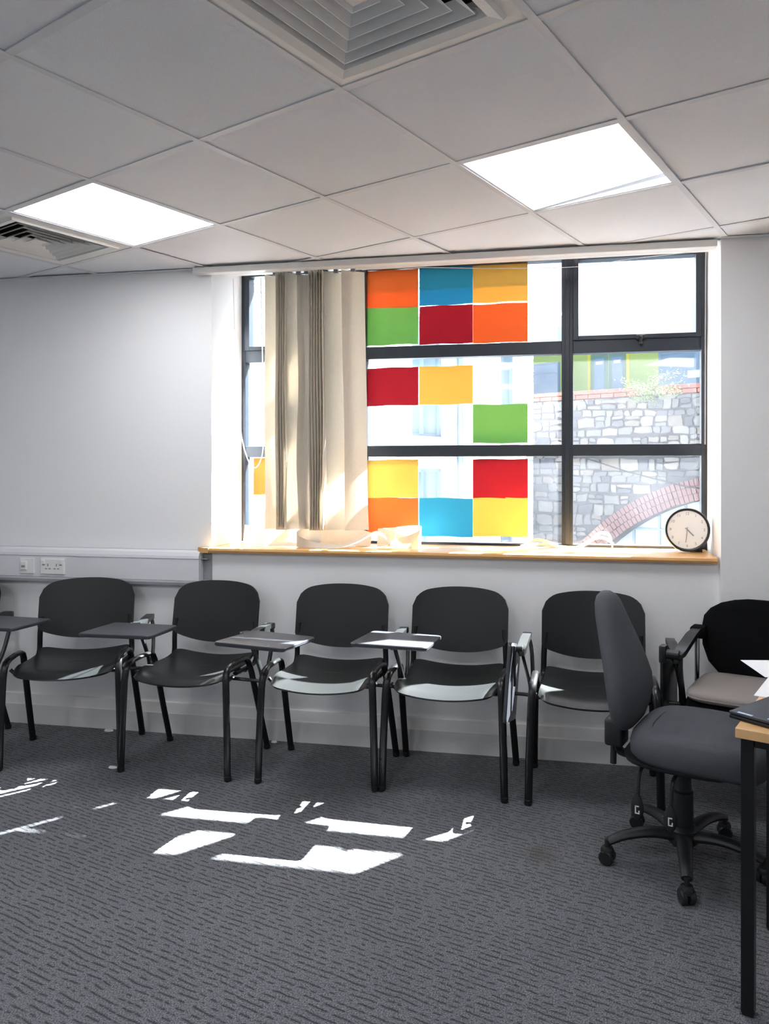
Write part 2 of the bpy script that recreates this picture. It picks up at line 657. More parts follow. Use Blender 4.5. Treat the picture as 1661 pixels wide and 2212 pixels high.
# perimeter angle where the ceiling meets the walls beside the window
tr = MB()
tr.box(XL, -2.02, -0.022, 0, CEIL - .004, CEIL)
tr.box(-2.02, WX1, -0.022, 0, CEIL - .002, CEIL + .004)
tr.box(WX1, XR, -0.074, -0.05, CEIL - .004, CEIL)
struct('trim_1', tr, M_BAR, 'white edge angle round the ceiling')
struct('trim_2', MB().cbox(-2.018, WX1 - .015, -0.052, -0.002, CEIL - .036, CEIL - .003, .004), M_TRIM, 'long white pelmet board above the window')


def square_ring(mb, h0, z0, h1, z1, th=0.0):
    """sloping four-sided ring between half sizes h0 (at z0) and h1 (at z1)"""
    q = [(-1, -1), (1, -1), (1, 1), (-1, 1)]
    rings = [[Vector((sx * h0, sy * h0, z0)) for sx, sy in q], [Vector((sx * h1, sy * h1, z1)) for sx, sy in q]]
    if th:
        rings += [[Vector((sx * (h1 + th), sy * (h1 + th), z1)) for sx, sy in q], [Vector((sx * (h0 + th), sy * (h0 + th), z0)) for sx, sy in q]]
        rings.append(rings[0])
        mb.loft(rings, cap=False)
    else:
        mb.loft(rings, cap=False)
    return mb


def vent(i, j, label):
    c = gp(i + .5, j + .5, CEIL)
    t = thing('ceiling_vent', label, 'air vent', c, GTH, 'four way ceiling vents')
    b = MB()
    square_ring(b, 0.296, 0.004, 0.252, 0.002, 0)
    square_ring(b, 0.252, 0.002, 0.246, -0.009, 0)
    square_ring(b, 0.246, -0.009, 0.218, -0.004, 0)
    square_ring(b, 0.218, -0.004, 0.200, 0.030, 0)
    b.build('vent_frame', M_VENTW, t)
    for h in (0.196, 0.157, 0.118, 0.079, 0.040):
        r = MB()
        square_ring(r, h, -0.003, max(h - 0.034, 0.006), 0.024, 0.0022)
        r.build('louvre', M_VENTW, t)
    MB().box(-.028, .028, -.028, .028, 0.002, 0.006).build('centre_plate', M_VENTW, t)
    d = MB()
    d.box(-.25, .25, -.25, .25, 0.14, 0.15)
    square_ring(d, .25, 0.046, .25, 0.14)
    square_ring(d, .296, 0.0045, .25, 0.046)
    d.build('duct_box', M_DARK, t)
    return t


vent(-1, 0, 'square louvred air vent directly overhead at the top of the picture')
vent(0, -4, 'square louvred air vent beyond the light panel, cut off by the left edge')


def ceiling_light(i, j, label, raised=0.0):
    c = gp(i + .5, j + .5, CEIL)
    t = thing('ceiling_light', label, 'light panel', c, GTH, 'ceiling light panels')
    # local x runs along GI; local y is -GJ
    f = MB()
    square_ring(f, 0.292, 0.003, 0.279, 0.003)
    square_ring(f, 0.279, 0.003, 0.279, 0.030)
    square_ring(f, 0.292, 0.003, 0.292, 0.060)
    f.build('light_frame', M_BAR, t)
    h = 0.2785
    n = 8 if raised else 1
    p = MB()
    vs, fs = [], []
    for layer in (0, 1):
        for a in range(n + 1):
            for b2 in range(n + 1):
                u, v = a / n, b2 / n            # u along +GI, v along +GJ (= -y)
                zz = 0.006 + layer * 0.004 + raised * (u ** 1.2) * v
                vs.append(((-1 + 2 * u) * h, (1 - 2 * v) * h, zz))
    m1 = n + 1
    for a in range(n):
        for b2 in range(n):
            k = a * m1 + b2
            fs.append((k, k + 1, k + m1 + 1, k + m1))
            fs.append(tuple(x + m1 * m1 for x in (k, k + m1, k + m1 + 1, k + 1)))
    p.add(vs, fs)
    p.build('diffuser', M_LAMP, t)
    if raised:
        e = MB()                                  # metal edge strip of the sheet that has slipped
        for k in range(n):
            v0, v1 = k / n, (k + 1) / n
            za, zb = 0.0055 + raised * v0, 0.0055 + raised * v1
            wa, wb_ = .006 + .008 * v0, .006 + .008 * v1
            ya, yb = (1 - 2 * v0) * h, (1 - 2 * v1) * h
            e.add([(h, ya, za), (h, yb, zb), (h - wb_, yb, zb - .0012), (h - wa, ya, za - .0012), (h, ya, za - wa * .8), (h, yb, zb - wb_ * .8)],
                  [(0, 1, 2, 3), (0, 1, 5, 4), (3, 2, 5, 4)])
        e.build('diffuser_edge', M_GREYPVC, t)
    MB().box(-.285, .285, -.285, .285, 0.062, 0.066).build('lamp_tray', M_LAMPIN if raised else M_BAR, t)
    return t


ceiling_light(0, -3, 'glowing square ceiling light panel next to the vent at far left')
ceiling_light(1, 0, 'glowing square ceiling light panel whose diffuser has slipped at one corner', 0.036)
for q, nm in (((-4, -3), 'light panel added for brightness in the unseen back of the room, by the side wall'),
              ((-3, 0), 'light panel added for brightness in the unseen middle of the room'),
              ((-6, -2), 'light panel added for brightness near the unseen rear wall'),
              ((-2, 3), 'light panel added for brightness above the unseen end of the desk'),
              ((-6, 1), 'unseen light panel added for brightness by the middle of the rear wall'),
              ((-7, -5), 'light panel added for brightness in the unseen rear corner')):
    ceiling_light(q[0], q[1], nm)  # unseen panels, added on the grid to raise the interior brightness

# ------------------------------------------------------------------ window
win = tag(bpy.data.objects.new('window_1', None), 'wide dark framed window of three bays', None, None, 'structure')
COL.objects.link(win)
win.location = (0, 0, 0)
FY0, FY1 = 0.350, 0.412
f = MB()
f.cbox(-1.946, -1.914, FY0, FY1, 0.965, 2.531, .002)
f.cbox(0.577, 0.606, FY0, FY1, 0.965, 2.531, .002)
f.cbox(-1.914, 0.577, FY0, FY1, 0.965, 0.998, .002)
f.cbox(-1.914, 0.577, FY0, FY1, 2.499, 2.531, .002)
f.build('frame', M_FRAME, win)
for x0, x1 in ((-1.262, -1.200), (-0.128, -0.068)):
    m = MB()
    m.cbox(x0, x1, FY0, FY1, 0.998, 2.499, .002)
    m.cbox((x0 + x1) / 2 - .012, (x0 + x1) / 2 + .012, FY0 - .008, FY0 + .004, 0.998, 2.499, .002)
    m.build('mullion', M_FRAME, win)
BAYS = ((-1.914, -1.262), (-1.200, -0.128), (-0.068, 0.577))
for x0, x1 in BAYS:
    for z0, z1 in ((1.463, 1.524), (2.003, 2.070)):
        MB().cbox(x0, x1, FY0 + .001, FY1, z0, z1, .002).build('transom', M_FRAME, win)
ROWS = ((0.998, 1.463), (1.524, 2.003), (2.070, 2.499))
GY = 0.385
for bi, (x0, x1) in enumerate(BAYS):
    for ri, (z0, z1) in enumerate(ROWS):
        if ri == 2 and bi != 1:
            s = MB()
            k = .028
            y0, y1 = FY0 - .012, FY1 - .004
            s.cbox(x0, x0 + k, y0, y1, z0, z1, .002)
            s.cbox(x1 - k, x1, y0, y1, z0, z1, .002)
            s.cbox(x0 + k, x1 - k, y0, y1, z0, z0 + k - .006, .002)
            s.cbox(x0 + k, x1 - k, y0, y1, z1 - k * .35, z1, .002)
            so = s.build('sash', M_FRAME, win)
            hx = (x0 + x1) / 2 + .02
            hb = MB()
            hb.cbox(hx - .022, hx + .022, y0 - .016, y0, z0 - .006, z0 + .016, .003)
            hb.cbox(hx - .008, hx + .008, y0 - .030, y0 - .010, z0 - .030, z0 + .008, .003)
            hb.build('latch', M_BLACK, so)
        MB().box(x0 - .004, x1 + .004, GY, GY + .004, z0 - .004, z1 + .004).build('pane', M_GLASS, win)

# sill board, rounded at the nose and at its free end
prof = [(-0.040, 0.970), (-0.036, 0.960), (-0.026, 0.956), (0.345, 0.956), (0.345, 0.985), (-0.026, 0.985), (-0.036, 0.981)]
sb = MB()
sb.prism(prof, lambda p, q: (WX0, p, q), lambda p, q: (WX1 - .012, p, q))
endp = []
for k in range(9):
    a = pi / 2 + k * pi / 2 / 8
    endp.append((-1.975 + .03 * cos(a), -0.001 - .0 + .0 * sin(a)))
outl = [(WX0 + .001, -0.001), (-1.998, -0.001), (-2.005, -0.006), (-2.006, -0.018), (-1.998, -0.030), (-1.980, -0.038), (WX0 + .001, -0.040)]
sb.prism(outl, lambda p, q: (p, q, 0.957), lambda p, q: (p, q, 0.984))
sill = tag(sb.build('window_sill', M_SILL), 'varnished oak window sill board', None, None, 'structure')

struct('trim_3', MB().cbox(WX0 - .5, WX1 + 1.2, WTH, .75, 2.94, 3.04, .004), M_TRIM, 'shallow ledge above the window outside')

# ------------------------------------------------------------------ coloured sheets taped to the panes
PCOL = {
    'orange': ((240, 128, 66), (238, 118, 54)), 'blue': ((60, 168, 208), (44, 160, 206)), 'yellow': ((246, 210, 112), (246, 204, 94)),
    'green': ((142, 200, 116), (126, 194, 98)), 'red': ((182, 46, 62), (186, 36, 54)),
}
PMAT = {k: sheet('paper_' + k, a, 0.13, b2, noise=0.03, nscale=8) for k, (a, b2) in PCOL.items()}
KP = 4.0305 / 4.0025


def paper(x0, z1, colour, label, seed, w=0.297, h=0.21, tilt=0.0):
    rnd = random.Random(seed)
    x0 = x0 * KP
    zc = CAM_LOC[2]
    z1 = zc + (z1 - zc) * KP
    nx, nz = 12, 9
    a1, a2, ph = rnd.uniform(.001, .0035), rnd.uniform(.0006, .0020), rnd.uniform(0, 6)
    vs, fs = [], []
    for layer in (0, 1):
        for a in range(nx + 1):
            for b2 in range(nz + 1):
                u, v = a / nx, b2 / nz
                y = -0.0015 - a1 * (1 + sin(3.0 * u + 2 * v + ph)) * .5 - a2 * (1 + sin(7 * v - 2.5 * u + ph)) * .5 - .004 * max(0, v - .8) * rnd.random()
                x = u * w
                z = -v * h + .0018 * sin(2.6 * u * pi + ph) * (1 if v in (0, 1) else .5)
                z += tilt * u
                vs.append((x, y - layer * .0003, z))
    n1 = nz + 1
    tot = (nx + 1) * n1
    for a in range(nx):
        for b2 in range(nz):
            k = a * n1 + b2
            fs.append((k, k + 1, k + n1 + 1, k + n1))
            fs.append((tot + k, tot + k + n1, tot + k + n1 + 1, tot + k + 1))
    o = MB().add(vs, fs).build('paper_sheet', PMAT[colour], None, True)
    o.location = (x0, GY, z1)
    return tag(o, label, 'paper sheet', 'coloured sheets taped to the window')


C1, C2, C3 = -1.198, -0.896, -0.601
paper(C1, 2.491, 'orange', 'orange sheet at top left corner of the middle bay, next to the blind', 1)
paper(C2, 2.493, 'blue', 'blue sheet in the top row between an orange and a yellow sheet', 2, tilt=.004)
paper(C3, 2.497, 'yellow', 'yellow sheet at top right of the grid of sheets', 3, tilt=.002)
paper(C1, 2.286, 'green', 'green sheet beside the blind, below the top orange sheet', 4, tilt=.003)
paper(C2, 2.284, 'red', 'red sheet right under the top blue sheet', 5)
paper(C3, 2.281, 'orange', 'orange sheet under the top yellow sheet', 6, tilt=.002)
paper(C1, 1.952, 'red', 'red sheet in the middle row next to the blind', 7, tilt=.003)
paper(C2, 1.954, 'yellow', 'yellow sheet in the middle row to the right of a red one', 8, tilt=.001)
paper(C3, 1.742, 'green', 'lone green sheet with clear glass above and to its left', 9)
paper(C1, 1.445, 'yellow', 'yellow sheet in the lower row next to the blind', 10, tilt=.004)
paper(C3, 1.448, 'red', 'creased red sheet in the lower row above a yellow one', 11)
paper(C1, 1.237, 'orange', 'orange sheet at bottom left, behind the fallen blind slats', 12, tilt=.001)
paper(C2, 1.239, 'blue', 'blue sheet in the bottom row between orange and yellow', 13, tilt=-.003)
paper(C3, 1.242, 'yellow', 'yellow sheet at bottom right of the grid of sheets', 14)
paper(-1.866, 1.459, 'orange', 'pale orange sheet in the narrow left bay, half behind the blind', 15)

# ------------------------------------------------------------------ vertical blind
bl = thing('vertical_blind', 'cream vertical blind drawn together at the left of the window', 'blind', (0, 0.115, 0))
MB().cbox(-1.930, 0.600, -0.020, 0.022, 2.440, 2.470, .003).build('head_rail', M_TRIM, bl)


def vane(x, ang, wv, zt=2.430, zb=1.075, amp=0.012, ph=0.0, dx=0.0, yoff=0.0, bow=0.008):
    """one hanging slat: centre x, turned by ang about the vertical, with slow waves along its length"""
    nz, nu = 26, 6
    vs, fs = [], []
    for layer in (0, 1):
        for a in range(nz + 1):
            s_ = a / nz
            z = zt + (zb - zt) * s_
            aa = ang + 0.35 * amp / .012 * sin(2.4 * pi * s_ + ph) * s_ * .6
            xx = x + dx * s_ + amp * .6 * sin(3.1 * pi * s_ + ph) * s_
            for b2 in range(nu + 1):
                u = b2 / nu - .5
                by = bow * (1 - 4 * u * u) + layer * .0006
                vs.append((xx + cos(aa) * u * wv - sin(aa) * by, yoff + sin(aa) * u * wv + cos(aa) * by, z))
    n1 = nu + 1
    tot = (nz + 1) * n1
    for a in range(nz):
        for b2 in range(nu):
            k = a * n1 + b2
            fs.append((k, k + n1, k + n1 + 1, k + 1))
            fs.append((tot + k, tot + k + 1, tot + k + n1 + 1, tot + k + n1))
    MB().add(vs, fs).build('vane', M_VANE, bl, True)
    c = MB()
    c.cbox(x - .012, x + .012, -.008, .008, zt - .004, zt + .014, .002)
    c.build('carrier', M_GREYPVC, bl)


VW = 0.127
vane(-1.632, radians(38), VW, amp=.006, ph=.3, yoff=.02)
for k in range(5):
    vane(-1.586 + k * .010, radians(74 + 3 * k), VW, amp=.004, ph=.5 * k, bow=.004)
vane(-1.500, radians(36), VW, amp=.016, ph=2.0, yoff=-.005, dx=-.005)
vane(-1.455, radians(40), VW, amp=.014, ph=4.4, yoff=.03, dx=.004)
for k in range(6):
    vane(-1.402 + k * .011, radians(70 + 4 * k), VW, amp=.004, ph=.7 * k, dx=.006, bow=.004)
vane(-1.292, radians(30), VW, amp=.006, ph=1.0, yoff=.0, dx=.014)
vane(-1.198, radians(36), VW, amp=.005, ph=2.6, yoff=-.005, dx=.024)
ch = MB()
ch.tube(smooth_path([(-1.905, .07, 2.44), (-1.90, .07, 2.2), (-1.885, .075, 1.75), (-1.845, .08, 1.50), (-1.79, .08, 1.402), (-1.745, .08, 1.46), (-1.735, .08, 1.60), (-1.74, .08, 2.0), (-1.745, .07, 2.44)]), .0032, seg=6)
ch.build('control_cord', M_CORD, bl)
MB().tube(smooth_path([(-1.15, .0, 2.434), (-.846, .005, 2.432), (-.45, .005, 2.408), (-.037, .005, 2.396), (.2, .005, 2.42), (.5, 0, 2.438)]), .0016, seg=5).build('slack_cord', M_CORD, bl)
MB().tube([(0.576, .08, 2.455), (0.575, .09, 2.0), (0.574, .09, 1.515)], .0034, seg=6).build('tilt_chain', M_GREYPVC, bl)


# slats that have come down lie curled on the sill: (bottom edge, top edge) pairs
def ribbon(pairs, label, name='blind_slat', m=None, n=8):
    A = smooth_path([p[0] for p in pairs], n)
    B = smooth_path([p[1] for p in pairs], n)
    vs, fs = [], []
    for a, b2 in zip(A, B):
        mid = (a + b2) / 2
        vs += [a, mid, b2]
    k = len(A)
    nrm = []
    for i in range(k):
        t = A[min(i + 1, k - 1)] - A[max(i - 1, 0)]
        nrm.append(t.cross(B[i] - A[i]).normalized() * .0007)
    back = []
    for i in range(k):
        back += [vs[3 * i + q] + nrm[i] for q in range(3)]
    o = len(vs)
    vs += back
    for i in range(k - 1):
        for q in range(2):
            a0 = 3 * i + q
            fs.append((a0, a0 + 1, a0 + 4, a0 + 3))
            fs.append((o + a0, o + a0 + 3, o + a0 + 4, o + a0 + 1))
    ob = MB().add(vs, fs).build(name, m or M_VANE, None, True, 80)
    return tag(ob, label, 'blind slat', 'fallen slats on the sill')


SZ = 0.9862
ribbon([((-1.872, .235, SZ), (-1.872, .255, SZ + .098)), ((-1.80, .215, SZ), (-1.80, .240, SZ + .094)), ((-1.72, .195, SZ), (-1.715, .220, SZ + .092)),
        ((-1.655, .160, SZ), (-1.650, .195, SZ + .088)), ((-1.630, .130, SZ), (-1.560, .175, SZ + .118))], 'curled cream slat standing at the left end of the sill')
ribbon([((-1.660, .085, SZ), (-1.565, .190, SZ + .118)), ((-1.600, .082, SZ + .001), (-1.520, .190, SZ + .080)), ((-1.500, .080, SZ + .002), (-1.470, .195, SZ + .055)),
        ((-1.400, .085, SZ + .002), (-1.390, .200, SZ + .030))], 'creased cream slat leaning at the foot of the hanging blind')
ribbon([((-1.120, .165, SZ + .002), (-1.115, .185, SZ + .070)), ((-1.22, .178, SZ), (-1.215, .200, SZ + .094)), ((-1.34, .172, SZ), (-1.34, .196, SZ + .100)), ((-1.45, .140, SZ), (-1.450, .160, SZ + .100)),
        ((-1.492, .085, SZ + .002), (-1.490, .080, SZ + .085)), ((-1.465, .035, SZ + .003), (-1.455, .020, SZ + .060)), ((-1.36, .012, SZ + .003), (-1.350, .045, SZ + .022)),
        ((-1.24, .010, SZ + .004), (-1.235, .060, SZ + .020)), ((-1.14, .012, SZ + .034), (-1.135, .065, SZ + .056)), ((-1.06, .015, SZ + .074), (-1.060, .075, SZ + .090)),
        ((-1.005, .030, SZ + .060), (-1.005, .090, SZ + .070)), ((-.990, .045, SZ + .020), (-.995, .105, SZ + .022)), ((-1.03, .055, SZ + .004), (-1.035, .115, SZ + .006))],
       'long cream slat looped and twisted along the sill edge')
ribbon([((-1.110, .262, SZ), (-1.110, .280, SZ + .086)), ((-1.02, .255, SZ), (-1.02, .270, SZ + .094)), ((-.93, .240, SZ), (-.925, .255, SZ + .106)), ((-.862, .205, SZ), (-.858, .215, SZ + .108)),
        ((-.848, .155, SZ), (-.850, .150, SZ + .092)), ((-.885, .120, SZ), (-.890, .112, SZ + .070)), ((-.95, .112, SZ + .001), (-.955, .125, SZ + .050)), ((-1.0, .125, SZ + .002), (-1.01, .16, SZ + .03))],
       'cream slat curling round on itself in front of the lower orange sheet')
ribbon([((-.262, .300, SZ), (-.258, .302, SZ + .016)), ((-.292, .245, SZ + .004), (-.285, .243, SZ + .022)), ((-.262, .215, SZ + .034), (-.256, .220, SZ + .052)), ((-.20, .205, SZ + .032), (-.196, .212, SZ + .046)),
        ((-.12, .195, SZ + .008), (-.118, .207, SZ + .014)), ((-.05, .195, SZ + .002), (-.05, .211, SZ + .005)), ((.01, .215, SZ + .026), (.008, .223, SZ + .042)), ((.065, .225, SZ + .072), (.062, .230, SZ + .090)),
        ((.112, .215, SZ + .066), (.115, .222, SZ + .084)), ((.125, .200, SZ + .020), (.131, .203, SZ + .034)), ((.120, .190, SZ + .002), (.130, .190, SZ + .012))], 'thin white strip looping on the sill by the clock')
ribbon([((-.34, .285, SZ), (-.338, .288, SZ + .012)), ((-.24, .268, SZ + .010), (-.24, .270, SZ + .026)), ((-.14, .262, SZ + .004), (-.14, .266, SZ + .016)), ((-.05, .268, SZ + .002), (-.05, .272, SZ + .012)),
        ((.02, .272, SZ + .034), (.02, .275, SZ + .050)), ((.08, .268, SZ + .050), (.08, .270, SZ + .066)), ((.135, .255, SZ + .02), (.137, .256, SZ + .034))], 'second thin white strip lying behind, close to the glass')

# ------------------------------------------------------------------ clock on the sill
ck = thing('clock', 'round white clock with black rim leaning in the sill corner', 'clock', (0.490, 0.205, 0.9855))
ck.rotation_euler = (0, 0, radians(-8))
CKM = T(0, -.012, .110) @ Matrix.Rotation(radians(-10), 4, 'X') @ Matrix.Rotation(pi / 2, 4, 'X')   # dial axis towards the room
R = 0.107
MB().lathe([(R - .013, .004), (R - .011, .010), (R - .004, .012), (R, .006), (R, -.022), (R - .006, -.030)], CKM, 40).build('rim', M_BLACK, ck, True)
MB().lathe([(R - .012, .003), (R - .012, .0045)], CKM, 40).build('dial', M_CLOCKF, ck)


def hand(ang, length, wid, z):
    Mh = CKM @ Matrix.Rotation(-ang, 4, 'Z')
    MB().box(-wid / 2, wid / 2, -.012, length, z, z + .001, Mh).build('hand', M_CLOCKN if wid < .005 else M_GREYPVC, ck)


hand(radians(135), .042, .006, .0065)
hand(radians(186), .064, .0035, .008)
for h in range(1, 13):
    fc = bpy.data.curves.new('numeral', 'FONT')
    fc.body = str(h)
    fc.size = 0.019
    fc.align_x = 'CENTER'
    fc.align_y = 'CENTER'
    tmp = bpy.data.objects.new('numeral', fc)
    me = bpy.data.meshes.new_from_object(tmp)
    bpy.data.objects.remove(tmp)
    me.materials.clear()
    me.materials.append(M_CLOCKN)
    a = radians(30 * h)
    me.transform(CKM @ T(.079 * sin(a), .079 * cos(a), .0050))
    link('numeral', me, ck)
st = MB()
st.prism([(.020, .0), (.075, .0), (.060, .035), (.020, .060)], lambda p, q: (.010, p, q), lambda p, q: (.070, p, q))
st.build('stand', M_BLACK, ck)

# ------------------------------------------------------------------ dado trunking with outlets
tk = thing('dado_trunking', 'white plastic dado trunking along the wall, open at its end', 'cable trunking', (-3.3, -.001, 0.78))
x0, x1 = -1.3, 1.318


def extr(prof, xa, xb, name, m):
    MB().prism(prof, lambda p, q: (xa, p, q), lambda p, q: (xb, p, q)).build(name, m, tk)


extr([(0, 0), (-.012, 0), (-.012, .004), (-.004, .004), (-.004, .182), (-.012, .182), (-.012, .188), (0, .188)], x0, x1 + .048, 'back_channel', M_GREYPVC)
extr([(-.004, .186), (-.018, .188), (-.042, .178), (-.052, .160), (-.054, .146), (-.004, .146)], x0, x1, 'top_cover', M_TRUNK)
extr([(-.004, .144), (-.051, .144), (-.051, .032), (-.004, .032)], x0, x1, 'middle_cover', M_TRUNK)
extr([(-.004, .030), (-.054, .030), (-.052, .020), (-.040, .004), (-.016, .0), (-.004, .002)], x0, x1, 'lower_cover', M_TRUNK)
for zz in (.030, .144):
    extr([(-.004, zz - .002), (-.030, zz - .002), (-.030, zz + .002), (-.004, zz + .002)], x1, x1 + .034, 'channel_rib', M_GREYPVC)

sk = thing('double_socket', 'white double socket outlet on the trunking', 'socket', (-2.836, -.051, 0.868))
MB().cbox(-.073, .073, -.010, 0, -.042, .042, .003).build('plate', M_SOCK, sk)
for s in (-1, 1):
    MB().cbox(s * .052 - .008, s * .052 + .008, -.015, -.009, .012, .034, .002).build('switch', M_WHITE, sk)
    MB().box(s * .052 - .008, s * .052 + .008, -.0108, -.0095, .006, .011).build('switch_gap', M_GREYPVC, sk)
    cx = s * .026
    for dx, dz, ww, hh in ((0, .008, .003, .007), (-.011, -.012, .006, .003), (.011, -.012, .006, .003)):
        MB().box(cx + dx - ww, cx + dx + ww, -.0106, -.0095, dz - hh, dz + hh).build('pin_hole', M_GREYPVC, sk)
ds = thing('data_outlet', 'small white data outlet left of the double socket', 'socket', (-2.993, -.051, 0.868))
MB().cbox(-.044, .044, -.009, 0, -.042, .042, .003).build('plate', M_SOCK, ds)
MB().cbox(-.034, .002, -.016, -.008, -.020, .026, .002).build('module', M_WHITE, ds)
MB().box(-.028, -.006, -.0168, -.0155, -.008, .004).build('jack', M_GREYPVC, ds)

# a dab of old filler on the pier
MB().cbox(.826, .834, -.0512, -.0498, 1.455, 1.50, .0004).build('wall_mark', mat('filler', (222, 206, 184), .8), bpy.data.objects['wall_pier'])


# ------------------------------------------------------------------ writing-tablet chairs
def shell(fn, nu, nv, th):
    """closed shell from a mid surface fn(u,v)->Vector with thickness th along its normal"""
    P = [[Vector(fn(-1 + 2 * a / nu, b2 / nv)) for b2 in range(nv + 1)] for a in range(nu + 1)]
    m = MB()
    vs = []
    for layer in (1, -1):
        for a in range(nu + 1):
            for b2 in range(nv + 1):
                du = P[min(a + 1, nu)][b2] - P[max(a - 1, 0)][b2]
                dv = P[a][min(b2 + 1, nv)] - P[a][max(b2 - 1, 0)]
                n = du.cross(dv)
                n = n.normalized() if n.length > 1e-9 else Vector((0, 0, 1))
                vs.append(P[a][b2] + n * th * .5 * layer)
    n1 = nv + 1
    tot = (nu + 1) * n1
    fs = []
    for a in range(nu):
        for b2 in range(nv):
            k = a * n1 + b2
            fs.append((k, k + n1, k + n1 + 1, k + 1))
            fs.append((tot + k, tot + k + 1, tot + k + n1 + 1, tot + k + n1))
    rim = [a * n1 for a in range(nu + 1)] + [nu * n1 + b2 for b2 in range(1, n1)] + [a * n1 + nv for a in range(nu - 1, -1, -1)] + [b2 for b2 in range(nv - 1, 0, -1)]
    for k in range(len(rim)):
        a, b2 = rim[k], rim[(k + 1) % len(rim)]
        fs.append((a, b2, b2 + tot, a + tot))
    return m.add(vs, fs)


def back_fn(u, v):
    W = 0.232
    x = u * W
    r, rb = 0.075, 0.03
    e = max(0.0, abs(x) - (W - r))
    zt = 0.826 - 0.034 * abs(u) ** 2.4 - (r - sqrt(max(0, r * r - e * e))) * .75
    eb = max(0.0, abs(x) - (W - rb))
    zb = 0.522 + 0.052 * abs(u) ** 2.2 + (rb - sqrt(max(0, rb * rb - eb * eb))) * .5
    z = zb + (zt - zb) * v
    y = 0.185 + 0.055 * (z - .5) / .32 - 0.036 * u * u
    return (x, y, z)


def seat_fn(u, v):
    W = 0.226 - 0.012 * v
    x = u * W
    r = 0.06
    e = max(0.0, abs(x) - (W - r))
    yf = -0.222 + 0.018 * u * u + (r - sqrt(max(0, r * r - e * e)))
    yr = 0.195 - (r - sqrt(max(0, r * r - e * e))) * .5
    y = yf + (yr - yf) * v
    z = 0.462 - 0.024 * (1 - u * u) - 0.026 * max(0, 1 - v / .22) ** 2 + 0.018 * max(0, (v - .7) / .3) ** 2 - .008 * sin(pi * v)
    return (x, y, z)


_cache = {}


def cached(key, fn):
    if key not in _cache:
        _cache[key] = fn()
    return _cache[key]


def side_frame(s):
    x = .252
    pts = [(s * .266, -.202, .012), (s * .262, -.199, .20), (s * .254, -.193, .42), (s * .251, -.188, .462), (s * .249, -.172, .488), (s * .248, -.140, .498),
           (s * .248, -.070, .502), (s * .248, -.010, .500), (s * .249, .022, .488), (s * .251, .040, .462), (s * .254, .058, .42), (s * .262, .135, .20), (s * .268, .202, .012)]
    return pts


